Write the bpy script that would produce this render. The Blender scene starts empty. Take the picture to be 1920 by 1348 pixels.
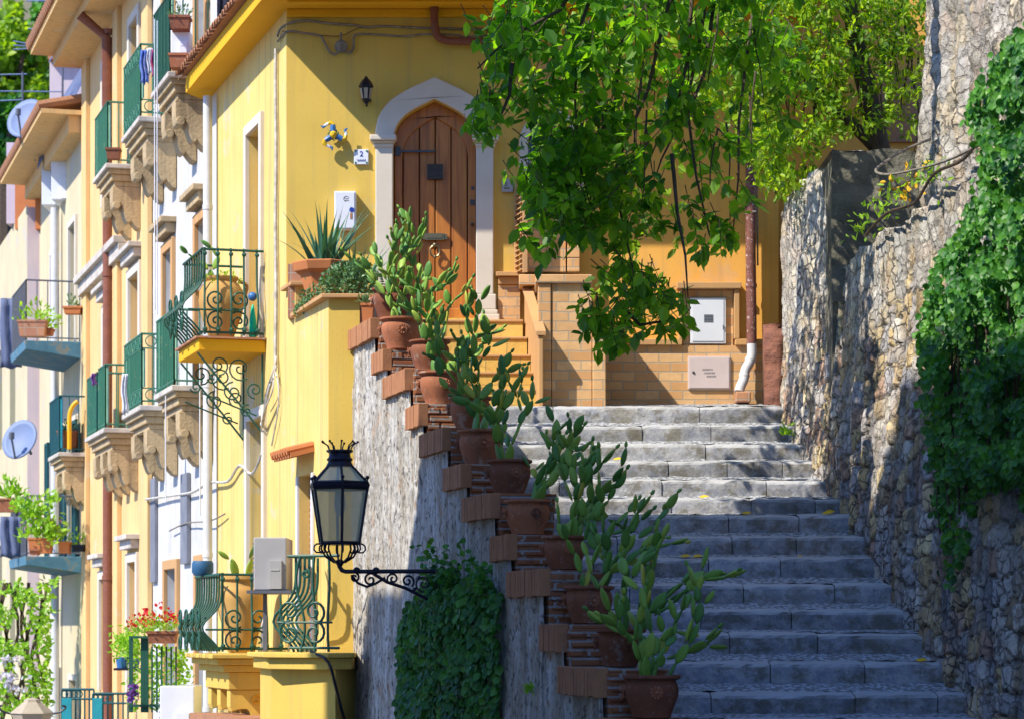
import bpy, math, random
import numpy as np
from mathutils import Vector, noise as mnoise
from mathutils.geometry import tessellate_polygon
PI = math.pi
random.seed(7); RNG = np.random.default_rng(7)
S = bpy.context.scene
C = S.collection
R = math.radians

# ---------------------------------------------------------------- camera, sky, sun, exposure
cd = bpy.data.cameras.new('camera'); cam = bpy.data.objects.new('camera', cd); C.objects.link(cam)
cam.location = (0, 0, 0); cam.rotation_euler = (R(90), 0, 0)
cd.sensor_width = 36; cd.lens = 90; cd.shift_y = 0.266; cd.clip_start = 0.5; cd.clip_end = 2000
cd.dof.use_dof = True; cd.dof.focus_distance = 24.5; cd.dof.aperture_fstop = 3.6
S.camera = cam
SUN_EL = 46.5; SX, SY = .832, .555                # the light travels to +x +y
w = bpy.data.worlds.new('World'); S.world = w; w.use_nodes = True
nt = w.node_tree; sky = nt.nodes.new('ShaderNodeTexSky'); sky.sky_type = 'NISHITA'; sky.sun_disc = False
sky.sun_elevation = R(SUN_EL); sky.sun_rotation = math.atan2(-SX, -SY)
tn = nt.nodes.new('ShaderNodeMix'); tn.data_type = 'RGBA'; tn.blend_type = 'MULTIPLY'; tn.inputs[0].default_value = 1; tn.inputs[7].default_value = (.58, .88, 1.45, 1)
nt.links.new(sky.outputs[0], tn.inputs[6]); nt.links.new(tn.outputs[2], nt.nodes['Background'].inputs[0]); nt.nodes['Background'].inputs[1].default_value = 0.138; sky.ozone_density = 3.5
sl = bpy.data.lights.new('sun', 'SUN'); sl.energy = 5.0; sl.angle = R(.55); sl.color = (1, .93, .80)
so = bpy.data.objects.new('sun', sl); C.objects.link(so)
ce, se = math.cos(R(SUN_EL)), math.sin(R(SUN_EL))
so.rotation_euler = Vector((-SX*ce, -SY*ce, se)).to_track_quat('Z', 'Y').to_euler(); so.location = (-20, -10, 30)
S.view_settings.view_transform = 'Standard'; S.view_settings.look = 'None'
S.view_settings.exposure = 0.48; S.view_settings.gamma = 1
S.render.engine = 'CYCLES'; S.cycles.max_bounces = 7; S.cycles.diffuse_bounces = 4; S.cycles.transmission_bounces = 4
S.cycles.use_denoising = True

# ---------------------------------------------------------------- helpers
def PX(px, py, Y): return Vector(((px-960)/4800*Y, Y, (1185-py)/4800*Y))
OFF = {}
class MB:
    def __init__(s, tf=None): s.v = []; s.f = []; s.m = []; s.tf = tf; s.mi = 0
    def add(s, vs, fs):
        n = len(s.v)
        s.v += [tuple(s.tf(*p)) if s.tf else tuple(p) for p in vs]
        s.f += [tuple(i+n for i in f) for f in fs]; s.m += [s.mi]*len(fs); return s
    def addw(s, vs, fs):
        t = s.tf; s.tf = None; s.add(vs, fs); s.tf = t; return s
    def box(s, x0, x1, y0, y1, z0, z1):
        return s.add([(x0,y0,z0),(x1,y0,z0),(x1,y1,z0),(x0,y1,z0),(x0,y0,z1),(x1,y0,z1),(x1,y1,z1),(x0,y1,z1)],
                     [(0,3,2,1),(4,5,6,7),(0,1,5,4),(1,2,6,5),(2,3,7,6),(3,0,4,7)])
    def tube(s, pts, r, n=6, cap=True):
        P = [Vector(p) for p in pts]; m = len(P)
        if m < 2: return s
        rr = r if isinstance(r, (list, tuple)) else [r]*m
        vs = []; up = None
        for i, p in enumerate(P):
            d = (P[min(i+1, m-1)]-P[max(i-1, 0)])
            d = d.normalized() if d.length > 1e-9 else Vector((0, 0, 1))
            if up is None: up = Vector((0, 0, 1)) if abs(d.z) < .9 else Vector((1, 0, 0))
            a = d.cross(up)
            if a.length < 1e-4: a = d.cross(Vector((0, 1, .3)))
            a.normalize(); b = a.cross(d).normalized(); up = b
            for k in range(n):
                t = 2*PI*k/n
                vs.append(p+(a*math.cos(t)+b*math.sin(t))*rr[i])
        fs = [(i*n+k, i*n+(k+1) % n, (i+1)*n+(k+1) % n, (i+1)*n+k) for i in range(m-1) for k in range(n)]
        if cap: fs += [tuple(range(n))[::-1], tuple((m-1)*n+k for k in range(n))]
        return s.addw(vs, fs)
    def lathe(s, prof, c, n=24, a0=0, sx=1, sy=1):
        vs = []; m = len(prof)
        for r, z in prof:
            for k in range(n):
                t = 2*PI*k/n+a0; vs.append((c[0]+r*math.cos(t)*sx, c[1]+r*math.sin(t)*sy, c[2]+z))
        fs = [(i*n+k, i*n+(k+1) % n, (i+1)*n+(k+1) % n, (i+1)*n+k) for i in range(m-1) for k in range(n)]
        if prof[0][0] > 1e-5: fs.append(tuple(range(n))[::-1])
        if prof[-1][0] > 1e-5: fs.append(tuple((m-1)*n+k for k in range(n)))
        return s.addw(vs, fs)
    def prism(s, poly, a, b, plane='xz'):
        """poly in 2d, extruded from a to b along the third axis"""
        def mk(p, t):
            if plane == 'xz': return (p[0], t, p[1])
            if plane == 'yz': return (t, p[0], p[1])
            return (p[0], p[1], t)
        n = len(poly); vs = [mk(p, a) for p in poly]+[mk(p, b) for p in poly]
        tri = tessellate_polygon([[Vector((p[0], p[1], 0)) for p in poly]])
        fs = [tuple(t) for t in tri]+[tuple(i+n for i in t)[::-1] for t in tri]
        fs += [(i, (i+1) % n, (i+1) % n+n, i+n) for i in range(n)]
        return s.add(vs, fs)
    def ball(s, c, r, n=8, sz=1):
        m = max(4, n//2+1)
        return s.lathe([(max(r*math.sin(PI*i/m), 1e-6), -r*sz*math.cos(PI*i/m)) for i in range(m+1)], c, n)
    def build(s, name, mat, parent=None, smooth=False, bevel=0, loc=None, recalc=True):
        me = bpy.data.meshes.new(name)
        off = OFF[parent.name] if parent else (Vector(loc) if loc is not None else Vector((0, 0, 0)))
        me.from_pydata([(p[0]-off[0], p[1]-off[1], p[2]-off[2]) for p in s.v], [], s.f)
        if recalc:
            import bmesh
            bm = bmesh.new(); bm.from_mesh(me); bmesh.ops.recalc_face_normals(bm, faces=bm.faces); bm.to_mesh(me); bm.free()
        mats = mat if isinstance(mat, list) else [mat]
        for m_ in mats: me.materials.append(m_)
        if len(mats) > 1: me.polygons.foreach_set('material_index', s.m)
        if smooth:
            me.polygons.foreach_set('use_smooth', [True]*len(me.polygons))
            if smooth != 'all': me.set_sharp_from_angle(angle=R(42))
        me.update()
        o = bpy.data.objects.new(name, me); C.objects.link(o); o.parent = parent
        if not parent: o.location = off
        OFF[o.name] = off
        if bevel:
            b = o.modifiers.new('bevel', 'BEVEL'); b.width = bevel; b.segments = 2; b.limit_method = 'ANGLE'; b.harden_normals = False
        return o
def tag(o, label=None, cat=None, group=None, kind=None):
    if label: o['label'] = label
    if cat: o['category'] = cat
    if group: o['group'] = group
    if kind: o['kind'] = kind
    return o
def thing(name, loc, label, cat, group=None):
    o = bpy.data.objects.new(name, None); C.objects.link(o); o.location = loc; o.empty_display_size = .1
    OFF[o.name] = Vector(loc); return tag(o, label, cat, group)
def dup(o, loc=None, label=None, parent=None):
    c = o.copy(); C.objects.link(c)
    if parent: c.parent = parent
    if loc is not None: c.location = loc
    if label: c['label'] = label
    OFF[c.name] = c.location.copy() if not parent else OFF[parent.name]
    for ch in list(o.children): dup(ch, parent=c)
    return c
# street facade frame: u runs away along the row of houses, v out of the facade, z up
CU = Vector((-2.556, 29, 0)); DU = Vector((-.2865, .958, 0)); DV = Vector((-.958, -.2865, 0))
def F(u, v, z): return (CU.x+DU.x*u+DV.x*v, CU.y+DU.y*u+DV.y*v, z)
def FU(px, v=0):
    q = (px-960)/4800
    return (CU.x+DV.x*v-q*(CU.y+DV.y*v))/(q*DU.y-DU.x)
def FZ(px, py, v=0): return (1185-py)/4800*F(FU(px, v), v, 0)[1]
# stair parapet frame: s comes down the stairs towards the camera, v out of its street side
WS = Vector((.2607, -.9654, 0)); WV = Vector((-.9654, -.2607, 0)); W0 = Vector((-1.68, 26.9, 0))
def W(s_, v, z): return (W0.x+WS.x*s_+WV.x*v, W0.y+WS.y*s_+WV.y*v, z)
def WSY(Y): return (26.9-Y)/.9654
def WP(px, v=0):      # s of the parapet face point seen at px
    q = (px-960)/4800
    return (q*(W0.y+WV.y*v)-(W0.x+WV.x*v))/(WS.x-q*WS.y)
# house front frame: x, b out of the wall, z
def H(x, b, z): return (x, 29-b, z)
def hx(px): return (px-960)/4800*29
def hz(py): return (1185-py)/4800*29
def arc(cx, cy, r, a0, a1, n, ry=None):
    ry = r if ry is None else ry
    return [(cx+r*math.cos(R(a0+(a1-a0)*i/n)), cy+ry*math.sin(R(a0+(a1-a0)*i/n))) for i in range(n+1)]
def spiral(cx, cy, r0, r1, a0, turns, n=26):
    return [(cx+(r0+(r1-r0)*i/n)*math.cos(R(a0)+2*PI*turns*i/n), cy+(r0+(r1-r0)*i/n)*math.sin(R(a0)+2*PI*turns*i/n)) for i in range(n+1)]

# ---------------------------------------------------------------- materials
def N(t, kind, **kw):
    n = t.nodes.new(kind)
    for k, v in kw.items(): setattr(n, k, v)
    return n
def base_mat(name):
    m = bpy.data.materials.new(name); m.use_nodes = True; t = m.node_tree
    return m, t, t.nodes['Principled BSDF']
def ramp(t, fac, stops):
    r = N(t, 'ShaderNodeValToRGB'); e = r.color_ramp.elements
    while len(e) < len(stops): e.new(.5)
    for el, (p, c) in zip(e, stops):
        el.position = p; el.color = (c[0], c[1], c[2], 1) if isinstance(c, (tuple, list)) else (c, c, c, 1)
    t.links.new(fac, r.inputs[0]); return r.outputs[0]
def mix(t, fac, a, b, blend='MIX'):
    n = N(t, 'ShaderNodeMix', data_type='RGBA', blend_type=blend)
    for i, v in ((0, fac), (6, a), (7, b)):
        if isinstance(v, (int, float)): n.inputs[i].default_value = v
        elif isinstance(v, (tuple, list)): n.inputs[i].default_value = (v[0], v[1], v[2], 1)
        else: t.links.new(v, n.inputs[i])
    return n.outputs[2]
def coords(t, scale=(1, 1, 1)):
    g = N(t, 'ShaderNodeNewGeometry'); mp = N(t, 'ShaderNodeMapping'); mp.inputs['Scale'].default_value = scale
    t.links.new(g.outputs['Position'], mp.inputs[0]); return mp.outputs[0]
def noi(t, scale, detail=4, sc=(1, 1, 1), rough=.55, dist=0):
    n = N(t, 'ShaderNodeTexNoise'); n.inputs['Scale'].default_value = scale; n.inputs['Detail'].default_value = detail
    n.inputs['Roughness'].default_value = rough; n.inputs['Distortion'].default_value = dist
    t.links.new(coords(t, sc), n.inputs['Vector']); return n.outputs[0]
def bump(t, bs, h, strength=.3, dist=.02, prev=None):
    b = N(t, 'ShaderNodeBump'); b.inputs['Strength'].default_value = strength; b.inputs['Distance'].default_value = dist
    t.links.new(h, b.inputs['Height'])
    if prev: t.links.new(prev, b.inputs['Normal'])
    if bs: t.links.new(b.outputs[0], bs.inputs['Normal'])
    return b.outputs[0]
def surf(name, col, col2=None, scale=2.0, rough=.85, bs_=.25, bscale=45, bdist=.01, streak=None, sa=.5, sscale=(7, 7, .5),
         speck=None, spa=.3, metal=0, patch=None, pthr=.58, pscale=1.2):
    m, t, b = base_mat(name)
    col2 = col2 or tuple(c*.82 for c in col)
    c = mix(t, ramp(t, noi(t, scale, 5), [(.3, 0), (.7, 1)]), col, col2)
    if patch: c = mix(t, ramp(t, noi(t, pscale, 6, rough=.65), [(pthr, 0), (pthr+.05, 1)]), c, patch)
    if streak: 
        f = ramp(t, noi(t, 1.0, 6, sscale, .6), [(.5, 0), (.72, sa)])
        c = mix(t, f, c, streak)
    if speck: c = mix(t, ramp(t, noi(t, 28, 3, rough=.7), [(.58, 0), (.66, spa)]), c, speck)
    t.links.new(c, b.inputs['Base Color'])
    b.inputs['Roughness'].default_value = rough; b.inputs['Metallic'].default_value = metal
    b.inputs['Specular IOR Level'].default_value = .3
    if bs_: bump(t, b, noi(t, bscale, 6, rough=.6), bs_, bdist)
    return m
def brickmat(name, c1, c2, mortar, w=.25, h=.07, ms=.012, rough=.9, off=.5, vert=False):
    m, t, b = base_mat(name)
    g = N(t, 'ShaderNodeNewGeometry'); sp = N(t, 'ShaderNodeSeparateXYZ'); t.links.new(g.outputs['Position'], sp.inputs[0])
    ad = N(t, 'ShaderNodeMath', operation='SUBTRACT'); t.links.new(sp.outputs[0], ad.inputs[0]); t.links.new(sp.outputs[1], ad.inputs[1])
    cb = N(t, 'ShaderNodeCombineXYZ'); t.links.new(ad.outputs[0], cb.inputs[0]); t.links.new(sp.outputs[2], cb.inputs[1])
    dn = N(t, 'ShaderNodeTexNoise'); dn.inputs['Scale'].default_value = 5
    br = N(t, 'ShaderNodeTexBrick'); br.inputs['Scale'].default_value = 1; br.inputs['Brick Width'].default_value = w
    br.inputs['Row Height'].default_value = h; br.inputs['Mortar Size'].default_value = ms; br.offset = off; br.inputs['Mortar Smooth'].default_value = .25
    wb = N(t, 'ShaderNodeMix', data_type='RGBA', blend_type='LINEAR_LIGHT'); wb.inputs[0].default_value = .012
    t.links.new(cb.outputs[0], wb.inputs[6]); t.links.new(dn.outputs[1], wb.inputs[7])
    t.links.new(wb.outputs[2], br.inputs['Vector'])
    br.inputs['Color1'].default_value = (*c1, 1); br.inputs['Color2'].default_value = (*c2, 1); br.inputs['Mortar'].default_value = (*mortar, 1)
    c = mix(t, ramp(t, noi(t, 14, 5), [(.35, 0), (.75, .45)]), br.outputs[0], tuple(x*.6 for x in c2))
    t.links.new(c, b.inputs['Base Color']); b.inputs['Roughness'].default_value = rough
    inv = N(t, 'ShaderNodeMath', operation='SUBTRACT'); inv.inputs[0].default_value = 1; t.links.new(br.outputs[1], inv.inputs[1])
    n1 = bump(t, None, inv.outputs[0], .7, .012); bump(t, b, noi(t, 60, 5), .35, .008, n1)
    return m
def leafmat(name, cols, trans=.35, rough=.45, tr=None):
    m, t, b = base_mat(name)
    g = N(t, 'ShaderNodeNewGeometry')
    c = ramp(t, g.outputs['Random Per Island'], [(i/(len(cols)-1), c_) for i, c_ in enumerate(cols)])
    c = mix(t, ramp(t, noi(t, 1.6, 2), [(.35, 0), (.7, .35)]), c, tuple(x*1.25 for x in cols[-1]))
    t.links.new(c, b.inputs['Base Color']); b.inputs['Roughness'].default_value = rough
    b.inputs['Specular IOR Level'].default_value = .45
    ts = N(t, 'ShaderNodeBsdfTranslucent'); t.links.new(mix(t, 1.0, c, tr or (1.9, 1.9, .7), 'MULTIPLY'), ts.inputs[0])
    ms = N(t, 'ShaderNodeMixShader'); ms.inputs[0].default_value = trans
    t.links.new(b.outputs[0], ms.inputs[1]); t.links.new(ts.outputs[0], ms.inputs[2])
    t.links.new(ms.outputs[0], t.nodes['Material Output'].inputs[0]); return m
def paint(name, col, rough=.5, metal=0, rust=None, ra=.6):
    return surf(name, col, tuple(c*.85 for c in col), 6, rough, .12, 80, .004, patch=rust, pthr=.6, pscale=9, metal=metal) if rust else \
        surf(name, col, tuple(c*.85 for c in col), 6, rough, .1, 80, .004, metal=metal)
M = {}
M['yellow'] = surf('yellow_plaster', (.70, .48, .10), (.62, .42, .08), 1.3, .9, .4, 70, .008, streak=(.40, .30, .12), sa=.45, sscale=(9, 9, .35), patch=(.58, .44, .16), pthr=.62, pscale=.8, speck=(.46,.34,.1), spa=.3)
_t = M['yellow'].node_tree; _b = _t.nodes['Principled BSDF']; _l = _b.inputs['Base Color'].links[0].from_socket   # the paint turns from lemon to faded orange along the wall
_s = N(_t, 'ShaderNodeSeparateXYZ'); _t.links.new(coords(_t, (.25, .25, .25)), _s.inputs[0]); _m = N(_t, 'ShaderNodeMath', operation='ADD'); _m.inputs[1].default_value = .5; _t.links.new(_s.outputs[0], _m.inputs[0])
_t.links.new(mix(_t, ramp(_t, _m.outputs[0], [(.40, (1, 1, 1)), (.85, (1.12, .86, .9))]), (0, 0, 0), _l), _b.inputs['Base Color']) if 0 else _t.links.new(mix(_t, 1.0, _l, ramp(_t, _m.outputs[0], [(.40, (1, 1, 1)), (.85, (1.22, .90, .90))]), 'MULTIPLY'), _b.inputs['Base Color'])
M['yellow_deep'] = surf('deep_yellow_paint', (.80, .42, .012), (.72, .37, .012), 1.5, .85, .2, 60, .004)
M['yellow_pale'] = surf('pale_yellow_plaster', (.76, .56, .19), (.68, .48, .14), 1.6, .9, .4, 60, .008, streak=(.36, .29, .14), sa=.85, sscale=(15, 15, .24), patch=(.60, .50, .30), pthr=.58, speck=(.45, .36, .2), spa=.3)  # paler yellow plaster for the street-side faces
M['ochre'] = surf('ochre_render', (.78, .40, .09), (.72, .35, .07), 1.2, .9, .3, 60, .006, streak=(.4, .26, .1), sa=.15)
M['white_wall'] = surf('white_limewash', (.62, .61, .59), (.48, .47, .45), 2.2, .9, .3, 50, .008, streak=(.30, .28, .25), sa=.45, sscale=(12, 12, .4), patch=(.48, .46, .44), pthr=.62)
M['peach'] = surf('peach_plaster', (.76, .50, .22), (.66, .43, .19), 1.2, .9, .3, 50, .008, streak=(.42, .30, .15), sa=.6, sscale=(9, 9, .3), patch=(.66, .50, .30), pthr=.6)
M['cream'] = surf('cream_plaster', (.62, .53, .34), (.54, .45, .28), 1.2, .9, .3, 50, .008, streak=(.34, .29, .21), sa=.6, sscale=(9, 9, .3), patch=(.50, .46, .40), pthr=.6)
M['mauve'] = surf('pale_mauve_plaster', (.52, .45, .52), (.60, .50, .50), 1.2, .9, .2, 50, .005, streak=(.3, .26, .28), sa=.3)
M['stone_trim'] = surf('white_stone_trim', (.66, .60, .50), (.60, .53, .43), 3, .8, .25, 60, .004)
M['orange_trim'] = surf('orange_stone_trim', (.56, .31, .12), (.48, .28, .13), 3, .85, .2, 60, .004, streak=(.35, .22, .12), sa=.3)
M['old_stone'] = surf('weathered_sandstone', (.54, .40, .22), (.42, .31, .18), 2.2, .92, .6, 26, .02, streak=(.16, .12, .07), sa=.65, sscale=(8, 8, 1.2), speck=(.2, .16, .1), spa=.4)
M['slab_edge'] = surf('bleached_slab_edge', (.62, .56, .48), (.40, .36, .32), 5, .9, .4, 30, .01)
M['blue_slab'] = surf('flaking_blue_paint', (.06, .16, .22), (.10, .24, .34), 5, .8, .4, 30, .01, patch=(.20, .22, .20), pthr=.56, pscale=5)
M['green_paint'] = paint('weathered_green_iron', (.05, .19, .12), .6, 0, (.16, .24, .14))
M['green_sheet'] = surf('rust_spotted_green_sheet', (.24, .42, .27), (.15, .34, .22), 4, .6, .2, 30, .01, patch=(.32, .20, .07), pthr=.63, pscale=9)
M['green_iron'] = paint('dark_green_iron', (.022, .095, .062), .45, 0, (.03, .12, .07))
M['iron'] = paint('dark_wrought_iron', (.022, .018, .032), .42)
M['grey_iron'] = paint('grey_iron', (.12, .13, .16), .5)
M['teal'] = surf('teal_screen', (.02, .30, .34), (.015, .22, .27), 6, .8, .3, 40, .01, patch=(.25, .42, .42), pthr=.64, pscale=12)
M['teal_shut'] = surf('dark_teal_shutter_paint', (.015, .10, .115), (.012, .075, .09), 5, .6, .1, 40, .004)
M['pipe_brown'] = surf('brown_drain_paint', (.24, .085, .045), (.19, .065, .04), 6, .5, .15, 60, .003, speck=(.4, .3, .25), spa=.2)
M['pipe_rust'] = surf('flaking_red_brown_pipe', (.16, .055, .04), (.22, .09, .07), 9, .6, .3, 60, .004, speck=(.55, .5, .5), spa=.8)
M['pipe_white'] = surf('white_drain_paint', (.62, .63, .66), (.52, .53, .55), 6, .5, .1, 60, .003)
M['cable'] = surf('taped_cable', (.13, .11, .09), (.30, .27, .22), 14, .8, .2, 60, .004)
M['cable_white'] = surf('chipped_white_conduit', (.62, .60, .54), (.34, .31, .27), 12, .8, .2, 60, .004)

M['terra'] = surf('terracotta', (.36, .135, .065), (.27, .10, .05), 4, .9, .35, 50, .006, speck=(.5, .36, .28), spa=.35, patch=(.40, .26, .19), pthr=.60, pscale=5, streak=(.13, .07, .05), sa=.5, sscale=(14, 14, 3))
_t = M['terra'].node_tree; _b = _t.nodes['Principled BSDF']; _l = _b.inputs['Base Color'].links[0].from_socket; _o = _t.nodes.new('ShaderNodeObjectInfo')
_t.links.new(mix(_t, 1.0, _l, ramp(_t, _o.outputs['Random'], [(0, (.62, .58, .60)), (.5, (1, 1, 1)), (1, (1.25, 1.18, 1.1))]), 'MULTIPLY'), _b.inputs['Base Color'])
M['terra_orange'] = surf('orange_terracotta', (.56, .20, .07), (.48, .17, .06), 5, .85, .2, 60, .004)
M['amphora'] = surf('aged_amphora_clay', (.60, .37, .12), (.46, .25, .07), 3, .85, .3, 50, .006, patch=(.28, .10, .05), pthr=.62, pscale=2)
M['soil'] = surf('potting_soil', (.045, .03, .02), (.08, .05, .03), 20, .95, .5, 60, .01)
M['tile_red'] = surf('roof_tile_clay', (.42, .19, .09), (.30, .15, .09), 8, .9, .3, 40, .01, speck=(.5, .4, .25), spa=.4)
M['white_metal'] = surf('white_enamel', (.72, .74, .78), (.66, .68, .73), 3, .4, .05, 40, .002)
M['grey_plastic'] = surf('grey_casing', (.42, .40, .38), (.36, .35, .34), 3, .5, .05, 40, .002)
M['dark'] = surf('dark_interior', (.02, .02, .022), (.03, .028, .026), 3, .6, 0)
M['black'] = paint('black_enamel', (.012, .014, .022), .35)
M['blue_pot'] = surf('blue_woven_plastic', (.02, .08, .17), (.03, .12, .24), 60, .5, .5, 120, .01)
M['brass'] = paint('tarnished_brass', (.20, .17, .10), .4, .7)
M['steel'] = paint('aged_steel', (.10, .10, .10), .45, .6)
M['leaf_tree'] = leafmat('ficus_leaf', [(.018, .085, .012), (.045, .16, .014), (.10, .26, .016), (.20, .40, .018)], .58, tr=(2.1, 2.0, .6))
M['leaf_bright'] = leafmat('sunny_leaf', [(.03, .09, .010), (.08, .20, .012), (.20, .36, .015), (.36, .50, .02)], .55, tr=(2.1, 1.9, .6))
M['leaf_ivy'] = leafmat('ivy_leaf', [(.014, .08, .014), (.025, .13, .024), (.05, .19, .028), (.10, .28, .028)], .28)
M['leaf_creeper'] = leafmat('creeper_leaf', [(.010, .07, .014), (.02, .12, .02), (.045, .19, .02), (.11, .31, .022)], .32)
M['leaf_lime'] = leafmat('lime_leaf', [(.12, .28, .02), (.22, .42, .03), (.3, .5, .04)], .4)
M['leaf_grey'] = leafmat('succulent_leaf', [(.05, .13, .05), (.10, .21, .08), (.15, .26, .09)], .15)
M['agave'] = leafmat('agave_blade', [(.03, .12, .07), (.06, .18, .11), (.11, .24, .13)], .12)
M['petal_red'] = leafmat('red_petal', [(.5, .01, .015), (.65, .02, .02), (.7, .05, .04)], .3, tr=(1.2, .8, .8))
M['petal_white'] = leafmat('white_petal', [(.55, .55, .7), (.7, .68, .7)], .3, tr=(1, 1, 1))
M['petal_purple'] = leafmat('purple_petal', [(.16, .05, .30), (.28, .12, .4)], .3, tr=(1, 1, 1))
M['petal_pink'] = leafmat('pink_petal', [(.5, .22, .45), (.6, .35, .5)], .3, tr=(1, 1, 1))
M['yellow_leaf'] = surf('yellow_fallen_leaf', (.80, .50, .02), (.65, .36, .02), 30, .7, .1)
M['bark'] = surf('grey_brown_bark', (.10, .07, .045), (.055, .04, .028), 14, .9, .5, 40, .01)
M['twig'] = surf('dark_twig', (.06, .045, .03), (.10, .07, .045), 20, .9, .2)
def cactus_mat():
    m, t, b = base_mat('prickly_pear_pad')
    g = N(t, 'ShaderNodeNewGeometry')
    c = ramp(t, g.outputs['Random Per Island'], [(0, (.09, .23, .045)), (.35, (.15, .33, .045)), (.7, (.26, .43, .055)), (.92, (.40, .53, .07)), (1, (.58, .52, .06))])
    v = N(t, 'ShaderNodeTexVoronoi'); v.inputs['Scale'].default_value = 48; t.links.new(coords(t), v.inputs['Vector'])
    c = mix(t, ramp(t, v.outputs[0], [(.10, .55), (.22, 0)]), c, (.32, .34, .16))
    t.links.new(c, b.inputs['Base Color']); b.inputs['Roughness'].default_value = .5; b.inputs['Specular IOR Level'].default_value = .4
    bump(t, b, v.outputs[0], .25, .004)
    ts = N(t, 'ShaderNodeBsdfTranslucent'); t.links.new(c, ts.inputs[0])
    ms = N(t, 'ShaderNodeMixShader'); ms.inputs[0].default_value = .2
    t.links.new(b.outputs[0], ms.inputs[1]); t.links.new(ts.outputs[0], ms.inputs[2]); t.links.new(ms.outputs[0], t.nodes['Material Output'].inputs[0])
    return m
M['cactus'] = cactus_mat()
def wood_mat():
    m, t, b = base_mat('varnished_chestnut_boards')
    n1 = noi(t, 1, 6, (26, 26, 1.3), .6, .6); n2 = noi(t, 1, 3, (2.5, 2.5, 1.1))
    c = ramp(t, n1, [(.25, (.26, .075, .010)), (.5, (.50, .175, .020)), (.8, (.64, .26, .035))])
    c = mix(t, ramp(t, n2, [(.35, 0), (.75, .5)]), c, (.24, .07, .014))
    t.links.new(c, b.inputs['Base Color']); b.inputs['Roughness'].default_value = .45; bump(t, b, n1, .25, .006); return m
M['wood'] = wood_mat()
M['brick'] = brickmat('terracotta_brick', (.30, .105, .045), (.44, .18, .07), (.34, .29, .24), .26, .072, .010)
M['brick_old'] = brickmat('old_red_brick', (.26, .085, .035), (.36, .14, .055), (.36, .33, .30), .24, .066, .010)
M['brick_yellow'] = brickmat('buff_brick', (.60, .31, .12), (.76, .47, .22), (.44, .36, .26), .27, .105, .008)
M['brick_cap'] = surf('soldier_brick', (.44, .20, .09), (.34, .15, .075), 9, .9, .4, 50, .01)
M['tile_pink'] = brickmat('glazed_terracotta_tile', (.40, .17, .10), (.50, .24, .12), (.40, .33, .25), .22, .2, .008, .6, 0)
M['step_yellow'] = brickmat('yellow_ceramic_tile', (.72, .48, .11), (.66, .42, .09), (.42, .30, .12), .38, .9, .006, .6, 0)
def plaster_rough():
    m, t, b = base_mat('crumbling_white_plaster')
    c = mix(t, ramp(t, noi(t, 1, 6, (6, 6, .7), .62), [(.34, 0), (.62, 1)]), (.64, .62, .58), (.36, .31, .23))
    c = mix(t, ramp(t, noi(t, 1, 5, (14, 14, 1.2), .65), [(.5, 0), (.72, .8)]), c, (.16, .15, .14))
    v = N(t, 'ShaderNodeTexVoronoi'); v.inputs['Scale'].default_value = 1; t.links.new(coords(t, (17, 17, 11)), v.inputs['Vector'])
    c = mix(t, ramp(t, v.outputs['Distance'], [(.22, 1), (.40, 0)]), c, ramp(t, v.outputs['Color'], [(.2, (.30, .27, .24)), (.45, (.85, .82, .78)), (.6, (.55, .50, .44)), (.8, (.95, .92, .88)), (1, (.62, .42, .28))]), 'MULTIPLY')
    n5 = noi(t, 11, 7, rough=.75)
    c = mix(t, ramp(t, n5, [(.55, 0), (.62, .9)]), c, (.07, .06, .06))
    c = mix(t, ramp(t, noi(t, 1, 6, (3.2, 3.2, 2.0), .7), [(.56, 0), (.60, .75)]), c, (.30, .27, .22))
    c = mix(t, ramp(t, noi(t, 4, 5), [(.62, 0), (.7, .5)]), c, (.42, .24, .12))
    t.links.new(c, b.inputs['Base Color']); b.inputs['Roughness'].default_value = .95
    n1 = bump(t, None, v.outputs['Distance'], .5, .03); bump(t, b, n5, .9, .03, n1); return m
M['plaster_rough'] = plaster_rough()
def rubble_mat():
    m, t, b = base_mat('rubble_masonry')
    a = N(t, 'ShaderNodeAttribute'); a.attribute_name = 'stone'
    n2 = noi(t, 24, 6, rough=.7)
    c = mix(t, 1.0, a.outputs['Color'], ramp(t, n2, [(.2, .55), (.5, .95), (.8, 1.3)]), 'MULTIPLY')
    v = N(t, 'ShaderNodeTexVoronoi', feature='DISTANCE_TO_EDGE'); v.inputs['Scale'].default_value = 1; wv = N(t, 'ShaderNodeTexNoise'); wv.inputs['Scale'].default_value = 3; wv.inputs['Detail'].default_value = 3
    g_ = coords(t, (9, 7, 8.5)); t.links.new(g_, wv.inputs['Vector']); t.links.new(mix(t, .22, g_, wv.outputs[1], 'LINEAR_LIGHT'), v.inputs['Vector'])
    mo = ramp(t, v.outputs[0], [(.02, 0), (.09, 1)]); msk = ramp(t, noi(t, .9, 4), [(.42, .25), (.6, 1)])
    c = mix(t, msk, c, mix(t, mo, (.13, .115, .10), c))
    c = mix(t, ramp(t, noi(t, 1, 6, (5, 5, .55), .65), [(.52, 0), (.68, .6)]), c, (.14, .13, .115))
    c = mix(t, ramp(t, noi(t, 1, 5, (9, 9, .8), .6), [(.52, 0), (.68, .6)]), c, (.56, .54, .52))
    c = mix(t, ramp(t, noi(t, 1, 4, (3, 3, 1.5), .6), [(.56, 0), (.68, .5)]), c, (.46, .30, .13))
    c = mix(t, ramp(t, noi(t, 40, 4, rough=.8), [(.6, 0), (.68, .5)]), c, (.05, .045, .04))
    t.links.new(c, b.inputs['Base Color']); b.inputs['Roughness'].default_value = .95; n3 = bump(t, None, mo, .8, .03); bump(t, b, n2, .9, .03, n3); return m
M['rubble'] = rubble_mat()
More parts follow.
